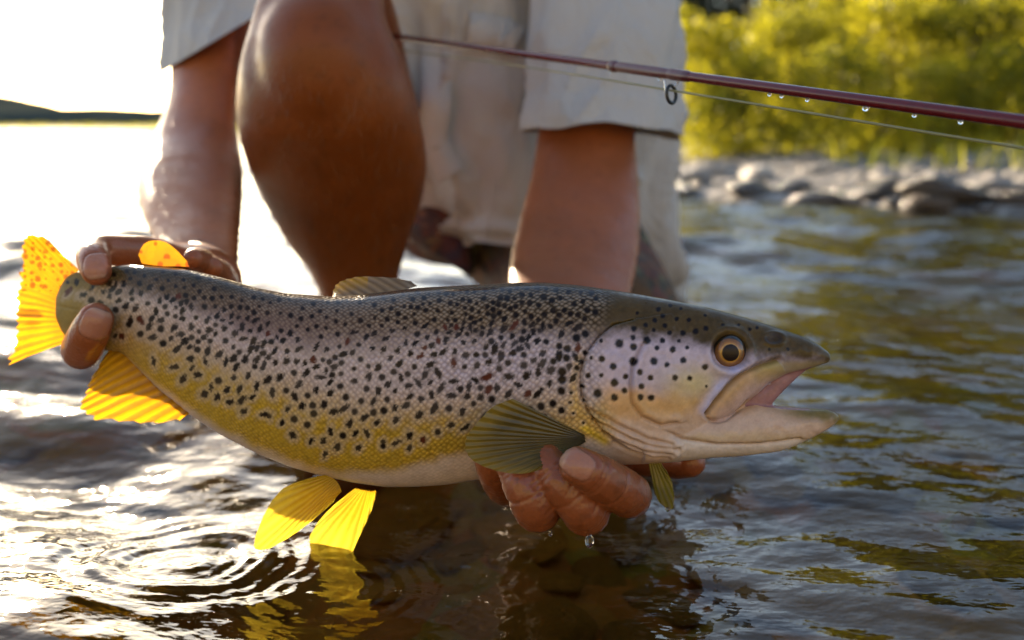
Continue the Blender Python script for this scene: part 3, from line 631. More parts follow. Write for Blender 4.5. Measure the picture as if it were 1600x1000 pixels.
# the hand round the tail
rh = [ft([(310, 425, .66, .0125), (245, 398, .60, .0105), (190, 392, .566, .0094), (150, 393, .545, .0092), (147, 408, .528, .0090), (151, 424, .520, .0080)]),
      ft([(262, 440, .65, .013), (220, 452, .625, .0115), (172, 480, .60, .011), (143, 522, .575, .0112), (128, 547, .542, .0112), (139, 522, .517, .0106), (150, 499, .511, .0092)]),
      ft([(330, 425, .655, .010), (318, 412, .615, .0088), (308, 406, .59, .0078), (302, 404, .575, .006)]),
      ft([(350, 440, .66, .010), (342, 426, .625, .0085), (332, 418, .60, .007)]),
      seg((318, 440, .68), (264, 445, .64), .026, .019), seg((264, 445, .64), (228, 456, .62), .018, .013), seg((318, 430, .68), (240, 410, .61), .022, .014), seg((312, 405, .71), (320, 440, .675), .015, .026)]
# trunk, arms, legs, head: one coarser skin
arm_l = pxloft([(955, -260, 1.10, 85, 0, .055), (942, -80, 1.06, 78, 0, .055), (925, 100, 1.0, 74, 0, .052), (917, 205, .97, 76, 4, .052), (913, 290, .915, 86, 6, .050), (904, 365, .85, 97, 8, .048), (891, 440, .77, 99, 6, .044), (890, 520, .695, 84, 0, .035), (892, 590, .645, 70, 0, .027), (892, 650, .62, 60, 0, .023)], 36, 50)
arm_r = pxloft([(392, -260, 1.10, 88, 0, .055), (362, -80, 1.06, 78, 0, .052), (328, 60, 1.01, 60, 0, .046), (318, 150, .975, 55, -2, .043), (306, 205, .945, 66, -4, .046), (298, 260, .885, 82, -4, .046), (298, 315, .82, 83, 0, .042), (305, 365, .755, 73, 0, .034), (313, 410, .70, 62, 0, .028), (318, 440, .675, 58, 0, .026)], 36, 50)
leg_r = pxloft([(590, 240, 1.30, 62, 10, .060), (578, 170, 1.14, 76, 10, .066), (552, 90, .98, 86, 10, .072), (525, 10, .86, 92, 0, .066), (508, -22, .80, 95, 0, .052), (498, 30, .775, 106, 0, .056), (505, 110, .78, 133, 0, .062), (514, 190, .80, 144, 0, .064), (526, 250, .835, 142, 0, .064), (535, 310, .87, 126, 0, .057), (542, 375, .905, 97, 0, .045), (556, 440, .935, 66, 0, .038), (565, 520, .96, 52, 0, .034), (567, 610, .985, 54, 0, .036)], 40, 70)
foot_r = tube(np.array([P(567, 610, .99), P(560, 690, .97), P(545, 760, .87), P(535, 770, .82)]), [.036, .044, .042, .026], 20, 20)
leg_l = tube(np.array([P(800, 330, 1.30), P(900, 410, 1.20), P(950, 510, 1.08), P(962, 560, 1.02), P(955, 580, 1.08), P(940, 545, 1.3), P(900, 500, 1.48)]), [.080, .074, .062, .056, .052, .050, .035], 24, 40)
foot_l = tube(np.array([P(900, 500, 1.48), P(890, 490, 1.60)]), [.035, .03], 16, 8)
trunk = pxloft([(668, -480, 1.24, 70, 0, .07), (665, -440, 1.24, 190, 0, .08), (670, -380, 1.22, 225, 0, .10), (690, -200, 1.20, 205, 0, .11), (735, 0, 1.22, 205, 0, .115), (775, 160, 1.25, 200, 0, .12), (775, 290, 1.30, 185, 0, .12), (765, 340, 1.32, 140, 0, .10)], 36, 40)
sh = [seg((500, -400, 1.21), (392, -270, 1.10), .075, .062), seg((840, -400, 1.21), (955, -270, 1.10), .075, .066), seg((668, -470, 1.24), (640, -600, 1.14), .062, .058)]
hc_ = P(625, -690, 1.08)
head = [ball(hc_, .098, (.80, 1.0, 1.16)), ball(hc_ + np.array([0, -.035, -.07]), .058, (.85, .9, .75)), ball(hc_ + np.array([0, -.098, -.012]), .016, (.8, 1.0, 1.6)), ball(hc_ + np.array([.080, .005, -.005]), .026, (.35, .8, 1.2)), ball(hc_ + np.array([-.080, .005, -.005]), .026, (.35, .8, 1.2)), ball(hc_ + np.array([0, -.084, .022]), .05, (1.0, .35, .28)), ball(hc_ + np.array([0, -.090, -.058]), .022, (1.1, .4, .28))]
head += [ball(hc_ + np.array([s * .033, -.083, .006]), .013, (1.1, .6, .8)) for s in (-1, 1)]
vb, fb = remesh([arm_l, arm_r, leg_r, foot_r, leg_l, foot_l, trunk] + sh + head, 0.0042, 8)
vl, fl = remesh(lh, 0.0009, 5); vr, frr = remesh(rh, 0.0011, 5)
nb = vnormals(vb, fb); 
# muscle and kneecap relief, then fine skin folds on the hands
kp = P(455, 45, .70); kd = np.linalg.norm((vb - P(470, 60, .715)) * np.array([1, .6, .8]), axis=1); vb = vb + nb * (.006 * np.exp(-(kd / .035) ** 2) - .003 * np.exp(-((kd - .05) / .012) ** 2))[:, None]
vb = vb + nb * (.0008 * fbm(vb[:, 0] * 30 + vb[:, 1] * 17, vb[:, 2] * 24, 3))[:, None]
def crease(v, n, at, dirv, w, k, half=.012):
    """wrinkle across a finger at a world point"""
    dv = np.asarray(dirv, float); dv /= np.linalg.norm(dv); e = v - at; al = e @ dv; rad = np.linalg.norm(e - al[:, None] * dv, axis=1)
    return v - n * (k * np.exp(-(al / w) ** 2) * (1 - sstep(half, half * 1.5, rad)))[:, None]
nl_ = vnormals(vl, fl); nr_ = vnormals(vr, frr)
vl = vl + nl_ * (.00035 * fbm(vl[:, 0] * 260, vl[:, 2] * 260 + vl[:, 1] * 140, 6))[:, None]
for fp in (ring_f, midd_f, indx_f):
    A = np.array(fp)[:, :3]; Q = P(A[:, 0], A[:, 1], A[:, 2])
    for i, o in ((3, 0), (3, .003), (3, -.003), (5, .0), (5, .0022), (4, .001)):
        dv = Q[i + 1] - Q[i - 1]; dv /= np.linalg.norm(dv); vl = crease(vl, nl_, Q[i] + dv * o, dv, .0009, .0006)
SK = C3(.40, .14, .056)
def skin(v, seed, redk=0.0):
    c = SK * (1 + .16 * fbm(v[:, 0] * 25 + v[:, 1] * 31, v[:, 2] * 28, seed))[:, None]
    bl = sstep(.15, .8, fbm(v[:, 0] * 70, v[:, 2] * 70 + v[:, 1] * 50, seed + 3)); c = lerp(c, C3(.40, .14, .085), (bl * (.35 + redk))[:, None])
    fr = sstep(.55, .75, vn(v[:, 0] * 420, v[:, 2] * 420 + v[:, 1] * 380, seed + 5)); return lerp(c, C3(.20, .085, .045), (fr * .35)[:, None])
cb = skin(vb, 1)
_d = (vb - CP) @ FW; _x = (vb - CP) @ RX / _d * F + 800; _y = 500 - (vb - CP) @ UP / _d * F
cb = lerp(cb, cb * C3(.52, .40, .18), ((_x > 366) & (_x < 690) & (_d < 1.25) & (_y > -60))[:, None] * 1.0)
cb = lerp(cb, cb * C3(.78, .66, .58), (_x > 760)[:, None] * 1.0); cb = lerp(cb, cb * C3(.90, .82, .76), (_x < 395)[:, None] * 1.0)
cl, cr = skin(vl, 2, .25) * C3(.66, .52, .40), skin(vr, 3, .1) * C3(.74, .62, .52)

def nail(v, n, c, px, py, d, dirpx, L, Wn):
    """fingernail: a flatter, paler, slightly sunk plate on the fingertip that faces the camera"""
    at = P(px, py, d); k = d / F; dv = (dirpx[0] * RX - dirpx[1] * UP); dv = dv / np.linalg.norm(dv); sd_ = np.cross(dv, FW)
    e = v - at; a = (e @ dv) / L; b = (e @ sd_) / Wn; q = (np.abs(a) ** 3.2 + np.abs(b) ** 3.2); near = (e @ FW < .012) & (n @ FW < -.1)
    m = (1 - sstep(.75, 1.05, q)) * near; eg = np.exp(-((q - 1.05) / .22) ** 2) * near
    v = v + n * (.0003 * m - .0005 * eg)[:, None]; c = lerp(c, C3(.44, .20, .13), (m * .7)[:, None]); c = lerp(c, C3(.20, .08, .05), (eg * .5)[:, None])
    tipm = m * sstep(.55, .8, a); return v, lerp(c, C3(.55, .36, .25), (tipm * .5)[:, None])
vl, cl = nail(vl, nl_, cl, 903, 727, .42, (-.85, -.5), .0078, .0062)
vr, cr = nail(vr, nr_, cr, 152, 416, .518, (.15, 1), .0075, .006)
vr, cr = nail(vr, nr_, cr, 149, 506, .506, (.45, -1), .0085, .0068)
VP, FCP = join([(vb, fb), (vl, fl), (vr, frr)])
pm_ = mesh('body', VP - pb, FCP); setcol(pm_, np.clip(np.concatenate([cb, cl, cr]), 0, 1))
t = NT('tanned_skin'); c = t.attr('Col').outputs['Color']; oc = t.objc()
v1 = t.new('TexVoronoi'); v1.inputs['Scale'].default_value = 520; t.ln(oc, v1.inputs['Vector']); nn = t.noise(260, 4, oc); n3 = t.noise(45, 4, oc)
t.ln(t.mix(n3.outputs[0], t.mix(1.0, c, (.82, .78, .76), 'MULTIPLY'), c), t.b.inputs['Base Color'])
t.ln(t.bump(v1.outputs['Distance'], .35, .0005, t.bump(nn.outputs[0], .35, .0009)), t.b.inputs['Normal'])
t.ln(t.ramp(n3.outputs[0], [(.3, (.30,) * 3), (.7, (.52,) * 3)]).outputs[0], t.b.inputs['Roughness'])
t.b.inputs['Subsurface Weight'].default_value = .12; t.b.inputs['Subsurface Radius'].default_value = (.6, .22, .12); t.b.inputs['Subsurface Scale'].default_value = .006
t.ln(t.attr('wet').outputs['Fac'], t.b.inputs['Coat Weight']); t.b.inputs['Coat Roughness'].default_value = .14; t.b.inputs['Specular IOR Level'].default_value = .25
wa = pm_.attributes.new('wet', 'FLOAT', 'POINT'); wet_v = np.concatenate([.25 * sstep(.2, .6, fbm(vb[:, 0] * 9, vb[:, 2] * 9, 5)) * (1 - sstep(.25, .5, vb[:, 2])), np.full(len(vl), .45), np.full(len(vr), .3)]); wa.data.foreach_set('value', wet_v.astype(np.float32))
body_o = link('body', pm_, t.m, person)
# fine body hair on forearms and shin
rh_ = np.random.default_rng(8); selh = np.where((_d < 1.0) & (_d > .62) & (_y > -20) & ((_x < 395) | (_x > 780) | ((_x > 395) & (_x < 680) & (_y > 90))))[0]
hi = rh_.choice(selh, 5200); nbh = vnormals(vb, fb)[hi]; dn = np.array([0, -.25, -1.0]) + rh_.normal(0, .45, (len(hi), 3)); dn -= nbh * (dn * nbh).sum(1)[:, None] * .9; dn /= np.linalg.norm(dn, axis=1)[:, None]
hl = rh_.uniform(.006, .013, len(hi))[:, None]; sdv = np.cross(dn, nbh); sdv /= np.linalg.norm(sdv, axis=1)[:, None] + 1e-9; b0_ = vb[hi] - nbh * .0006; wv_ = .00011
m1_ = b0_ + dn * hl * .5 + nbh * hl * .38; e1_ = b0_ + dn * hl + nbh * hl * .5
hvv = np.stack([b0_ - sdv * wv_, b0_ + sdv * wv_, m1_ + sdv * wv_ * .8, m1_ - sdv * wv_ * .8, e1_], 1).reshape(-1, 3); o5_ = np.arange(len(hi))[:, None] * 5
part('body_hair', hvv, [o5_ + np.array([0, 1, 2, 3]), o5_ + np.array([3, 2, 4])], simple('body_hair', (.16, .08, .035), .5, .3, 200), person)['kind'] = 'stuff'
# short hair as a cap of strands on the head
hv, hf = remesh([ball(hc_ + np.array([0, .012, .022]), .103, (.82, 1.0, 1.10))], .005, 3)
keep = None
mhair = simple('brown_hair', (.05, .03, .018), .6, .5, 260, .004)
hn = vnormals(hv, hf); hv = hv + hn * (.004 * fbm(hv[:, 0] * 140, hv[:, 2] * 40, 3))[:, None]
hm_ = (hv[:, 1] < hc_[1] - .045) & (hv[:, 2] < hc_[2] + .065) | (hv[:, 2] < hc_[2] - .04)
hq = hf[0][~hm_[hf[0]].any(1)]; part('hair', hv, [hq], mhair, person)

# --- shirt: torso and sleeves with real folds
def cloth_mat(name, ca, cb_, scale):
    t = NT(name); oc = t.objc(); n = t.noise(9, 4, oc); w = t.new('TexWave'); w.inputs['Scale'].default_value = 420; t.ln(oc, w.inputs['Vector']); fz = t.noise(scale, 3, oc)
    t.ln(t.mix(n.outputs[0], ca, cb_), t.b.inputs['Base Color']); t.b.inputs['Roughness'].default_value = .85; t.b.inputs['Sheen Weight'].default_value = .15
    mp = t.new('Mapping'); mp.inputs['Rotation'].default_value = (.2, .5, .3); mp.inputs['Scale'].default_value = (1.6, 1.0, .7); t.ln(oc, mp.inputs[0]); cr_ = t.noise(15, 4, mp.outputs[0], .55); cr_.inputs['Distortion'].default_value = 1.6
    t.ln(t.bump(fz.outputs[0], .35, .0015, t.bump(w.outputs[0], .12, .0006, t.bump(cr_.outputs[0], .5, .020))), t.b.inputs['Normal'])
    tl = t.new('BsdfTranslucent'); tl.inputs['Color'].default_value = (.62, .55, .45, 1); mx = t.new('MixShader'); mx.inputs[0].default_value = .16; t.ln(t.b.outputs[0], mx.inputs[1]); t.ln(tl.outputs[0], mx.inputs[2]); t.ln(mx.outputs[0], t.o.inputs['Surface']); return t.m
M_shirt = cloth_mat('pale_shirt_cotton', (.43, .41, .40), (.54, .505, .48), 160)
def garment(rings, n, steps, foldf, thick=.0022, hemf=None):
    A = resample(rings, steps); th = np.arange(n) / n * 2 * math.pi; c, s = np.cos(th)[None], np.sin(th)[None]
    v = np.linspace(0, 1, steps)[:, None]; yo = hemf(th[None], v) if hemf else 0
    R = P(A[:, 0:1] + A[:, 3:4] * c, A[:, 1:2] + A[:, 4:5] * c + yo, A[:, 2:3] + A[:, 5:6] * s)
    out = R - R.mean(1, keepdims=True); out /= np.linalg.norm(out, axis=2)[..., None]
    R = R + out * foldf(th[None] + 0 * v, v + 0 * th[None], R)[..., None]
    Rin = R - out * thick
    # a folded, thicker hem
    lay = np.concatenate([Rin[::-1], R], 0); k = lay.shape[0]
    # outer from top to bottom joined to inner at the hem: order inner(bottom..top)? keep hem closed
    lay = np.concatenate([R, Rin[::-1]], 0)
    return lay.reshape(-1, 3), [grid_faces(k, n, True)]
def torso_fold(th, v, R):
    f = .026 * fbm(th * 2.2 + 2.5 * v, v * 3.2 - th * 1.0, 4, 4) + .011 * np.sin(th * 9 + 6 * v + 3 * fbm(th * 1.5, v * 3, 6)) * sstep(.35, 1, v)
    f = f + .026 * (1 - np.abs(vn(th * 3.4 + v * 7, v * 5 - th * 1.2, 9))) ** 3 + .012 * np.exp(-((v - .93) / .03) ** 2)
    return f
def torso_hem(th, v): return sstep(.82, 1, v) * (48 * np.cos(th) - 2 + 18 * np.sin(2 * th + 1))
tor = garment([(668, -470, 1.24, 95, 0, .085), (668, -430, 1.235, 215, 0, .105), (675, -360, 1.22, 255, 0, .125), (695, -200, 1.20, 262, 0, .135), (735, -20, 1.21, 268, 0, .145), (780, 120, 1.23, 268, 0, .150), (806, 240, 1.25, 240, 0, .150), (822, 340, 1.26, 222, 0, .140), (826, 408, 1.265, 200, 0, .125)], 160, 150, torso_fold, hemf=torso_hem)
def sl_fold(th, v, R): return .010 * fbm(th * 1.6 + v * 3, v * 2.2 - th * .8, 14, 4) + .010 * (1 - np.abs(vn(th * 2 + v * 5, v * 3 - th, 19))) ** 3 + .0022 * sstep(.86, .87, v)
sl_l = garment([(900, -400, 1.16, 120, 0, .085), (925, -300, 1.12, 128, 0, .085), (945, -150, 1.07, 122, 0, .080), (946, 0, 1.01, 112, 0, .075), (945, 120, .975, 110, 0, .070), (944, 204, .955, 108, 4, .068)], 96, 90, sl_fold, hemf=lambda th, v: sstep(.7, 1, v) * (6 * np.sin(th) + 5 * np.sin(2 * th + 1.0) + 3 * np.sin(5 * th)))
sl_r = garment([(450, -400, 1.16, 125, 0, .085), (420, -300, 1.13, 125, -10, .085), (385, -150, 1.08, 112, -25, .078), (362, -40, 1.04, 100, -40, .072), (355, 52, 1.0, 87, -52, .066)], 96, 80, sl_fold)
shv, shf = join([tor, sl_l, sl_r])
shirt = part('shirt', shv, shf, M_shirt, person)
collar = pxloft([(664, -505, 1.235, 92, 0, .075), (664, -470, 1.24, 105, 0, .088)], 48, 6); part('collar', *collar, M_shirt, shirt)
bm_ = simple('button_plastic', (.33, .30, .27), .4, .1, 100)
def on_shirt(px, py):
    """nearest shirt point seen at a pixel"""
    v = shv[:160 * 150] - CP; d = v @ FW; x = v @ RX / d * F + 800; y = 500 - v @ UP / d * F
    q = np.where((np.abs(x - px) < 14) & (np.abs(y - py) < 14))[0]; i = q[np.argmin(d[q])]; return shv[i]
def disc(p, r, th, nrm, n=20):
    nrm = np.asarray(nrm, float); nrm /= np.linalg.norm(nrm); a = np.cross(nrm, [0, 0, 1.0]); a /= np.linalg.norm(a); b = np.cross(nrm, a); an = np.arange(n) / n * 2 * math.pi
    rad = np.cos(an)[:, None] * a + np.sin(an)[:, None] * b
    R = np.array([p + rad * r * .9 - nrm * th, p + rad * r - nrm * th * .3, p + rad * r + nrm * th * .5, p + rad * r * .8 + nrm * th, p + rad * r * .55 + nrm * th * .55]); return ringloft(R)
for bx, by in ((685, 236), (672, 110), (664, -10), (660, -120)):
    p = on_shirt(bx, by); part('button', *disc(p + np.array([0, -.002, 0]), .0078, .0018, -FW), bm_, shirt)
# placket: a raised strip down the shirt front; breast pocket flap
def strip(pts, w, thick, n=60, off=.003):
    A = resample(np.array([on_shirt(*p) for p in pts]) - FW * off, n); T = np.gradient(A, axis=0); T /= np.linalg.norm(T, axis=1)[:, None]; Sd = np.cross(T, FW); Sd /= np.linalg.norm(Sd, axis=1)[:, None]
    R = np.stack([A + Sd * w - FW * 0, A + Sd * w * .96 - FW * thick, A - Sd * w * .96 - FW * thick, A - Sd * w + FW * 0], 1); return ringloft(R)
part('placket', *strip([(662, -150), (664, -80), (666, 0), (672, 90), (680, 170), (687, 235), (694, 285)], .016, .0015), M_shirt, shirt)
part('pocket_flap', *strip([(738, 55), (770, 66), (800, 70), (822, 68)], .018, .002, off=.009), M_shirt, shirt)
# --- shorts with a dark red leaf print
t = NT('printed_shorts'); oc = t.objc(); va = t.new('TexVoronoi'); va.inputs['Scale'].default_value = 22; t.ln(oc, va.inputs['Vector']); na = t.noise(28, 4, oc, .6)
pr = t.ramp(na.outputs[0], [(.36, (.030, .020, .018)), (.47, (.13, .040, .022)), (.54, (.045, .03, .035)), (.64, (.19, .10, .055))]); pr.color_ramp.interpolation = 'EASE'
t.ln(t.mix(.35, pr.outputs[0], va.outputs['Color'], 'OVERLAY'), t.b.inputs['Base Color']); t.b.inputs['Roughness'].default_value = .8
t.ln(t.bump(t.noise(30, 4, oc).outputs[0], .5, .006), t.b.inputs['Normal']); M_sho = t.m
sho = [pxloft([(700, 180, 1.36, 190, 0, .10), (720, 250, 1.33, 190, 0, .13), (742, 330, 1.32, 165, 0, .13), (752, 400, 1.32, 105, 0, .10), (756, 415, 1.32, 60, 0, .05)], 40, 30),
       pxloft([(668, 290, 1.24, 62, 10, .06), (672, 345, 1.20, 60, 14, .05), (690, 392, 1.20, 52, 22, .04), (706, 412, 1.20, 34, 20, .03)], 30, 24),
       tube(np.array([P(800, 340, 1.31), P(880, 400, 1.22), P(925, 465, 1.15), P(948, 505, 1.09)]), [.102, .098, .092, .088], 36, 30)]
sv, sf = remesh(sho, .004, 8); sn = vnormals(sv, sf); sv = sv + sn * (.006 * fbm(sv[:, 0] * 14 + sv[:, 1] * 9, sv[:, 2] * 11, 8))[:, None]
part('shorts', sv, sf, M_sho, person)
# ------------------------------------------------------------------ rod, line, drops
RA, RB = P(560, 49.5, 1 / (1.111 - .06)), P(1640, 196, .3745)
rdir = (RB - RA) / np.linalg.norm(RB - RA); RE = RB + rdir * .35
def rodat(px):
    """point of the rod axis seen at a photo column"""
    t_ = np.linspace(0, 1, 4000)[:, None]; q = RA * (1 - t_) + RE * t_; e = q - CP; x = e @ RX / (e @ FW) * F + 800; return q[np.argmin(np.abs(x - px))]
rod = empty('fishing_rod', tuple(RA)); tag(rod, 'dark red fly rod slanting across behind the fish with drops along it', 'fishing rod')
t = NT('red_rod_lacquer'); n = t.noise(300, 3, t.objc()); t.ln(t.mix(n.outputs[0], (.065, .003, .005), (.11, .005, .007)), t.b.inputs['Base Color']); t.b.inputs['Roughness'].default_value = .22; t.b.inputs['Coat Weight'].default_value = .15; t.b.inputs['Specular IOR Level'].default_value = .3; t.b.inputs['Coat Roughness'].default_value = .08; t.ln(t.bump(n.outputs[0], .15, .0004), t.b.inputs['Normal']); M_rod = t.m
M_wrap = simple('thread_wrap', (.07, .005, .007), .3, .2, 900, .0003, **{'Coat Weight': .2}); M_ring = simple('black_guide_ring', (.012, .012, .013), .3, .2, 300); M_steel = simple('guide_steel', (.55, .55, .57), .25, .1, 300, **{'Metallic': 1.0})
L_ = np.linspace(0, 1, 60)[:, None]; part('blank', *tube(RA * (1 - L_) + RE * L_, np.linspace(.0024, .0031, 60), 20), M_rod, rod)
def rodseg(name, p0, p1, r, m): a, b = rodat(p0), rodat(p1); q = np.linspace(0, 1, 8)[:, None]; return part(name, *tube(a * (1 - q) + b * q, np.array([.9, 1, 1, 1, 1, 1, 1, .9]) * r, 20), m, rod)
rodseg('thread_wrap', 958, 1052, .00315, M_wrap); rodseg('thread_wrap', 1046, 1078, .0033, M_wrap); rodseg('ferrule', 955, 964, .0036, M_wrap)
gd = .556; gc = P(1048, 147.5, gd)
guide = empty('line_guide', tuple(gc - wpos(rod))); guide.parent = rod
an = np.arange(41) / 40 * 2 * math.pi; gx_ = (P(1049, 147.5, gd) + np.cos(an)[:, None] * .0032 * RX + np.sin(an)[:, None] * .0050 * UP + np.cos(an)[:, None] * .0032 * FW)
part('guide_ring', *tube(gx_, .0011, 12, caps=False), M_ring, guide)
for a, b in (((1038, 126), (1040, 143)), ((1060, 128), (1054, 135))): part('guide_foot', *tube(np.array([P(*a, gd), P((a[0] + b[0]) / 2, (a[1] + b[1]) / 2, gd), P(*b, gd)]), .0006, 10, 12), M_steel, guide)
li = [P(560, 70, .98), P(760, 96, .80), P(900, 117, .66), P(1047, 141, .557)]
q = resample(np.array(li + [P(1047 + (1700 - 1047) * f, 141 + (248 - 141) * f, 1 / (1 / .557 + (1 / .372 - 1 / .557) * f)) for f in (.25, .5, .75, 1)]), 120)
fl_ = part('x', *tube(q, .00062, 10), simple('olive_fly_line', (.20, .19, .08), .4, .15, 400), person); fl_.parent = None; fl_.name = 'fishing_line'; fl_.location = pb; tag(fl_, 'thin olive fly line running through the guide under the red rod', 'fishing line')
t = NT('clear_water_drop'); t.b.inputs['Base Color'].default_value = (1, 1, 1, 1); t.b.inputs['Roughness'].default_value = .02; t.b.inputs['IOR'].default_value = 1.333; t.b.inputs['Transmission Weight'].default_value = 1.0
n = t.noise(200, 2, t.objc()); t.ln(t.bump(n.outputs[0], .05, .0003), t.b.inputs['Normal']); M_drop = t.m
def drop(p, r, stretch, label, group=None):
    a = np.linspace(-math.pi / 2, math.pi / 2, 16)[1:-1]; b = np.arange(16) / 16 * 2 * math.pi; zz = np.sin(a); rad = np.cos(a) * np.where(zz > 0, 1 - .45 * zz * (stretch > 1.2), 1)
    R = np.stack([rad[:, None] * np.cos(b), rad[:, None] * np.sin(b), (zz * stretch)[:, None] * np.ones(16)], -1) * r
    v, f = ringloft(R); o = link('water_drop', mesh('water_drop', v, f), M_drop, None, tuple(p)); tag(o, label, 'water drop', group)
drop(P(921, 844, .452), .0021, 1.9, 'long clear water drop hanging from the middle finger under the fish')
drop(P(860, 834, .455), .0009, 1.4, 'tiny water drop hanging from the ring finger under the fish')
drop(P(1207, 792, .0) if False else P(1043, 796, .475), .0012, 1.1, 'small water drop at the tip of the far pectoral fin')
for px in (955, 1031, 1203, 1222, 1262, 1353, 1430, 1502):
    p = rodat(px); drop(p - np.array([0, 0, .0036]), .0011 if px != 1353 else .0016, .85, {955: 'leftmost water drop under the red rod, at the dark ferrule', 1031: 'water drop under the red rod just left of the guide ring', 1203: 'first water drop under the red rod right of the guide ring', 1222: 'second water drop under the red rod right of the guide ring', 1262: 'third water drop under the red rod right of the guide ring', 1353: 'largest water drop hanging under the red rod, right of the guide', 1430: 'water drop under the red rod next right of the largest drop', 1502: 'rightmost water drop under the red rod'}[px], 'drops under the rod')

# ------------------------------------------------------------------ stones
def stone_mesh(seed, nsub=3):
    r_ = np.random.default_rng(seed); n, m = 22, 14; a = np.linspace(-math.pi / 2, math.pi / 2, m)[1:-1]; b = np.arange(n) / n * 2 * math.pi
    D = np.stack([np.cos(a)[:, None] * np.cos(b), np.cos(a)[:, None] * np.sin(b), np.sin(a)[:, None] * np.ones(n)], -1)
    k = 1 + .22 * vn(D[..., 0] * 1.6 + seed, D[..., 1] * 1.6 + D[..., 2], seed) + .10 * vn(D[..., 0] * 4 + seed, D[..., 1] * 4 - D[..., 2] * 3, seed + 1)
    for _ in range(4):
        p = r_.normal(size=3); p /= np.linalg.norm(p); c = r_.uniform(.72, .95); dd = D @ p; k = np.where(dd * k > c, c / np.maximum(dd, .1), k)
    v, f = ringloft(D * k[..., None]); return mesh('stone', v, f)
def stone_mat(name, a, b, rough):
    t = NT(name); oi = t.new('ObjectInfo'); oc = t.objc(); n = t.noise(4, 6, oc, .65); n2 = t.noise(14, 4, oc)
    c = t.mix(n.outputs[0], a, b); c = t.mix(oi.outputs['Random'], t.mix(1.0, c, (.55, .55, .56), 'MULTIPLY'), t.mix(1.0, c, (1.25, 1.18, 1.08), 'MULTIPLY')); t.ln(c, t.b.inputs['Base Color'])
    t.b.inputs['Roughness'].default_value = rough; t.ln(t.bump(n2.outputs[0], .5, .06, t.bump(n.outputs[0], .4, .1)), t.b.inputs['Normal']); return t.m
M_st = stone_mat('grey_cobble', (.26, .225, .19), (.52, .47, .42), .5); M_wet = stone_mat('wet_cobble', (.055, .040, .028), (.15, .115, .085), .18); M_bed = stone_mat('river_bed_stone', (.22, .14, .03), (.62, .43, .13), .5)
SM = []
for i in range(8):
    m = stone_mesh(100 + i); SM.append({})
    for k, mt in (('dry', M_st), ('wet', M_wet), ('bed', M_bed)): q = m.copy(); q.materials.append(mt); SM[-1][k] = q
def stone(x, y, sx, sy, sz, rz, kind, i, label, group=None, dz=.25, name='river_stone'):
    o = link(name, SM[i % 8][kind], None, None, (x, y, float(ground(np.array([x]), np.array([y]))[0]) + sz * dz)); o.scale = (sx, sy, sz); o.rotation_euler = (rs.normal(0, .12), rs.normal(0, .12), rz); return tag(o, label, 'stone', group)
rs = np.random.default_rng(21)
for px, py, wpx, hpx, lab in [(1482, 312, 150, 40, 'broad flat dark wet stone at the water edge below the rod tip side'), (1598, 316, 95, 42, 'wet brown stone at the water edge, cut by the right frame edge'), (1282, 306, 95, 40, 'wide wet stone at the water edge right of the glinting one'), (1375, 300, 100, 48, 'humped pale stone at the water edge, left of the broad flat dark stone'), (1172, 298, 70, 34, 'low wet stone at the water edge nearest the sleeve'), (1240, 312, 55, 26, 'small dark wet stone standing in the water before the bank')]:
    g = G(px, py + hpx * .35); k = np.linalg.norm(g - CP) / F; stone(g[0], g[1], wpx * k * .5, wpx * k * .36, hpx * k * .42, rs.uniform(-.3, .3), 'wet', int(rs.integers(8)), lab, None, .2)
cnt = 0; occ = []
for _ in range(9000):
    if cnt >= 296: break
    y = rs.uniform(2.2, 6.6); x = rs.uniform(.14 * y, .60 * y); s = float(land(np.array([x]), np.array([y]))[0])
    if s < -.10 or s > 2.6: continue
    r0 = float(np.clip(rs.lognormal(-3.3, .48), .022, .11)) * (1.15 if s < .4 else .95)
    if any((x - a) ** 2 + (y - b) ** 2 < (.72 * (r0 + c)) ** 2 for a, b, c in occ): continue
    occ.append((x, y, r0)); cnt += 1; wetk = s < .12
    stone(x, y, r0, r0 * rs.uniform(.5, .95), r0 * rs.uniform(.30, .48), rs.uniform(0, 3.1), 'wet' if wetk else 'dry', int(rs.integers(8)), 'dark wet cobble lying along the water edge of the far gravel bar' if wetk else 'dry grey cobble on the gravel bar between the river and the bushes', 'wet cobbles along the water edge' if wetk else 'dry cobbles on the gravel bar')
occ = []; cnt = 0
for _ in range(4000):
    if cnt >= 130: break
    y = rs.uniform(.30, 1.0); x = rs.uniform(-.55 * y - .02, .55 * y + .02); r0 = float(np.clip(rs.lognormal(-3.4, .5), .015, .08))
    if any((x - a) ** 2 + (y - b) ** 2 < (.68 * (r0 + c)) ** 2 for a, b, c in occ): continue
    occ.append((x, y, r0)); cnt += 1; stone(x, y, r0, r0 * rs.uniform(.5, .9), r0 * rs.uniform(.2, .32), rs.uniform(0, 3.1), 'bed', int(rs.integers(8)), 'yellow brown stone lying under water on the river bed below the fish', 'stones on the river bed', .05, 'river_bed_stone')

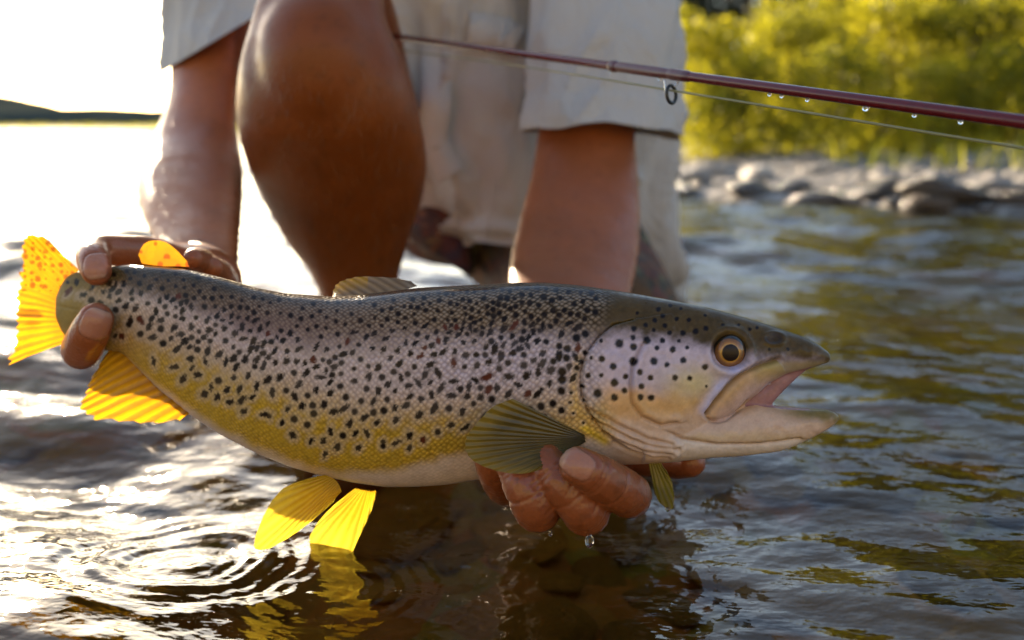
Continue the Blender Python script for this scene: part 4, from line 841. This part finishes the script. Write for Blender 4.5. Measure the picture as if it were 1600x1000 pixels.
# ------------------------------------------------------------------ vegetation
def leafmat(name, a, b, trans):
    t = NT(name); g = t.pos(); n = t.noise(2.2, 3, g); n2 = t.noise(17, 2, g); f = t.math('ADD', t.math('MULTIPLY', n.outputs[0], .65), t.math('MULTIPLY', n2.outputs[0], .35))
    c = t.mix(t.ramp(f, [(.35, (0, 0, 0)), (.65, (1, 1, 1))]).outputs[0], a, b); t.ln(c, t.b.inputs['Base Color']); t.b.inputs['Roughness'].default_value = .55
    tl = t.new('BsdfTranslucent'); t.ln(c, tl.inputs['Color']); mx = t.new('MixShader'); mx.inputs[0].default_value = trans; t.ln(t.b.outputs[0], mx.inputs[1]); t.ln(tl.outputs[0], mx.inputs[2]); t.ln(mx.outputs[0], t.o.inputs['Surface']); return t.m
M_bright = leafmat('willow_leaf', (.05, .07, .008), (.50, .45, .02), .7); M_mid = leafmat('alder_leaf', (.04, .058, .008), (.22, .23, .016), .5); M_dark = leafmat('spruce_needles', (.010, .016, .007), (.028, .036, .012), .15); M_grass = leafmat('bank_grass', (.14, .16, .012), (.52, .47, .03), .65)
M_bark = simple('bark', (.07, .05, .035), .9, .4, 12, .02)
def leaves(n, blobs, size, seed):
    """leaf blades through the volume of uneven clumps: blobs (x, y, z, rx, ry, rz)"""
    r_ = np.random.default_rng(seed); B = np.array(blobs, float); vol = B[:, 3] * B[:, 4] * B[:, 5]; ix = r_.choice(len(B), n, p=vol / vol.sum()); d = r_.normal(size=(n, 3)); d /= np.linalg.norm(d, axis=1)[:, None]
    c = B[ix, :3] + d * B[ix, 3:] * (r_.random(n) ** .42)[:, None]; c = c[c[:, 2] > .02]; n = len(c)
    a = r_.normal(size=(n, 3)); a /= np.linalg.norm(a, axis=1)[:, None]; b = np.cross(a, r_.normal(size=(n, 3))); b /= np.linalg.norm(b, axis=1)[:, None]; L = size * r_.uniform(.6, 1.3, n)[:, None]
    V_ = np.stack([c - a * L, c + b * L * .42, c + a * L, c - b * L * .42], 1).reshape(-1, 3); return V_, np.arange(n * 4).reshape(-1, 4)
def clumps(seed, n, R, Hh, z0, spread=.8, sz=.34):
    r_ = np.random.default_rng(seed); out = []
    for i in range(n):
        a = r_.uniform(0, 6.28); h_ = r_.random(); q = R * spread * math.sqrt(r_.random()) * (1 - .55 * h_ ** 2); s_ = R * sz * r_.uniform(.6, 1.25)
        out.append((q * math.cos(a), q * math.sin(a), z0 + (Hh - z0) * h_ * .9, s_, s_, s_ * r_.uniform(.6, 1.0)))
    return out
def trunk_mesh(Hh, r0, seed, limbs=7):
    r_ = np.random.default_rng(seed); parts = [tube(np.array([(0, 0, -.05), (.02 * Hh, 0, Hh * .3), (0, .03 * Hh, Hh * .6), (.01 * Hh, 0, Hh * .9)]), [r0, r0 * .8, r0 * .5, r0 * .15], 10, 14)]
    for i in range(limbs):
        z0 = Hh * r_.uniform(.15, .7); a = r_.uniform(0, 6.28); L = Hh * r_.uniform(.18, .35); e = np.array([math.cos(a) * L, math.sin(a) * L, z0 + L * r_.uniform(.5, 1.0)]); parts.append(tube(np.array([(0, 0, z0), e * np.array([.5, .5, 1]) + np.array([0, 0, (z0 - e[2]) * .4]), e]), [r0 * .4, r0 * .25, r0 * .08], 7, 8))
    return join(parts)
def plant_kind(name, Hh, R, nleaf, size, mat, seed, z0, ncl, tr=True):
    crown = mesh(name + '_crown', *leaves(nleaf, clumps(seed, ncl, R, Hh, z0), size, seed), smooth=False); crown.materials.append(mat)
    tm = mesh(name + '_trunk', *trunk_mesh(Hh, Hh * .022, seed)); tm.materials.append(M_bark); return crown, tm
def spruce_kind(Hh, seed):
    r_ = np.random.default_rng(seed); bl = []
    for i in range(46):
        h_ = (i + .5) / 46; q = .26 * Hh * (1 - h_) ** .9 + .04; 
        for k in range(5): a = r_.uniform(0, 6.28); bl.append((math.cos(a) * q * .6, math.sin(a) * q * .6, Hh * (.06 + .92 * h_), q * .5, q * .5, Hh * .02))
    crown = mesh('spruce_crown', *leaves(9000, bl, .09, seed), smooth=False); crown.materials.append(M_dark); tm = mesh('spruce_trunk', *trunk_mesh(Hh, Hh * .018, seed, 3)); tm.materials.append(M_bark); return crown, tm
K = {'shrub1': plant_kind('willow_shrub', .85, .55, 2600, .030, M_bright, 3, .05, 26), 'shrub2': plant_kind('willow_shrub', 1.1, .6, 2900, .032, M_bright, 7, .05, 30),
     'tree1': plant_kind('alder_tree', 4.2, 1.25, 5200, .060, M_mid, 11, .5, 46), 'tree2': plant_kind('alder_tree', 3.2, 1.05, 4600, .055, M_bright, 13, .35, 40), 'spruce1': spruce_kind(7.5, 17), 'spruce2': spruce_kind(6.2, 19)}
def plant(kind, name, x, y, s, rz, label, cat, group, trunkname='trunk', crownname='crown'):
    z = float(ground(np.array([x]), np.array([y]))[0]) - .03; o = empty(name, (x, y, z)); o.rotation_euler = (0, 0, rz); o.scale = (s, s, s); tag(o, label, cat, group)
    link(crownname, K[kind][0], None, o); link(trunkname, K[kind][1], None, o)
def at(px, d): return (px - 800) / F * d, d
i = 0
ORD = ['first', 'second', 'third', 'fourth', 'fifth', 'sixth', 'seventh', 'eighth', 'ninth', 'tenth']
for n_, (px, d, s) in enumerate([(1085, 5.6, .75), (1150, 5.3, .70), (1220, 5.9, .8), (1300, 5.2, .72), (1372, 5.7, .85), (1440, 5.0, .62), (1505, 5.5, .8), (1580, 5.0, .7), (1650, 5.4, .8)]):
    x, y = at(px, d); plant('shrub1' if i % 2 else 'shrub2', 'willow_shrub', x, y, s, i * 1.3, 'low sunlit yellow green bush just behind the stones, ' + ORD[n_] + ' from the sleeve', 'bush', 'front row of willow bushes'); i += 1
for n_, (px, d, s) in enumerate([(1060, 7.6, .50), (1135, 7.2, .62), (1215, 7.8, .95), (1300, 7.3, 1.0), (1390, 7.9, 1.05), (1480, 7.2, .95), (1570, 7.6, 1.05), (1670, 7.3, 1.0)]):
    x, y = at(px, d); plant('shrub2' if i % 2 else 'shrub1', 'willow_shrub', x, y, s, i * 1.7, 'taller bush in the second row behind the stones, ' + ORD[n_] + ' from the sleeve', 'bush', 'second row of willow bushes'); i += 1
for n_, (px, d, s, k) in enumerate([(1285, 10.0, .85, 'tree2'), (1340, 11.0, 1.0, 'tree1'), (1400, 10.2, .95, 'tree1'), (1470, 11.5, 1.1, 'tree1'), (1545, 10.4, 1.0, 'tree1'), (1610, 11.8, 1.15, 'tree1'), (1700, 10.5, 1.05, 'tree1')]):
    x, y = at(px, d); plant(k, 'alder_tree', x, y, s, i * 2.1, ('darker green' if k == 'tree1' else 'light yellow green') + ' tree behind the bushes on the right bank, ' + ORD[n_] + ' tree from the left', 'tree', 'leafy trees on the right bank'); i += 1
for n_, (px, d, s, k) in enumerate([(1040, 14, .5, 'spruce1'), (1080, 13.4, .55, 'spruce2'), (1120, 14.4, .5, 'spruce1'), (1165, 13.6, .52, 'spruce2'), (1210, 15, .5, 'spruce2'), (1330, 12.6, .62, 'spruce1'), (1430, 12.8, .66, 'spruce2'), (1520, 12.8, .66, 'spruce1'), (1600, 13, .7, 'spruce2')]):
    x, y = at(px, d); plant(k, 'spruce_tree', x, y, s, i * 1.9, ('dark spruce beside the sleeve at the top of the picture, ' if n_ < 5 else 'dark spruce showing between the leafy trees on the right bank, ') + ORD[n_ % 5] + ' from the left', 'tree', 'dark spruces behind the bushes'); i += 1
# grass: right bank and the far shore
def grass(n, xs, ys, hh, seed, smin, smax):
    r_ = np.random.default_rng(seed); x = r_.uniform(*xs, n); y = r_.uniform(*ys, n); s = land(x, y); k = (s > smin) & (s < smax) & (vn(x * 1.5, y * 1.5, seed) + r_.random(n) * .8 > -.1); x, y = x[k], y[k]; n = len(x); z = ground(x, y)
    a = r_.uniform(0, 6.28, n); L = hh * r_.uniform(.45, 1.2, n); wv = hh * .035; dx, dy = np.cos(a), np.sin(a); le = L * r_.uniform(.1, .6, n); b = a + r_.normal(0, .8, n)
    p0 = np.stack([x - dx * wv, y - dy * wv, z - .02], -1); p1 = np.stack([x + dx * wv, y + dy * wv, z - .02], -1); m0 = np.stack([x + np.cos(b) * le * .35 + dx * wv * .7, y + np.sin(b) * le * .35 + dy * wv * .7, z + L * .6], -1); m1 = np.stack([x + np.cos(b) * le * .35 - dx * wv * .7, y + np.sin(b) * le * .35 - dy * wv * .7, z + L * .6], -1); tp = np.stack([x + np.cos(b) * le, y + np.sin(b) * le, z + L], -1)
    V_ = np.stack([p0, p1, m0, m1, tp], 1).reshape(-1, 3); o5 = np.arange(n)[:, None] * 5; return V_, [o5 + np.array([0, 1, 2, 3]), o5 + np.array([3, 2, 4])]
gv, gf = join([grass(24000, (.3, 6.5), (3.6, 9), .34, 3, 2.1, 6.5), grass(1600, (.3, 3.5), (3, 6), .13, 6, .9, 2.4)]); tag(link('bank_grass', mesh('bank_grass', gv, gf), M_grass), 'long sunlit yellow green grass growing along the right bank', 'grass', kind='stuff')
gv, gf = grass(14000, (-26, -2.5), (9, 44), .20, 4, .1, 5); tag(link('far_shore_grass', mesh('far_shore_grass', gv, gf), M_grass), 'strip of yellow green grass along the far left shore', 'grass', kind='stuff')
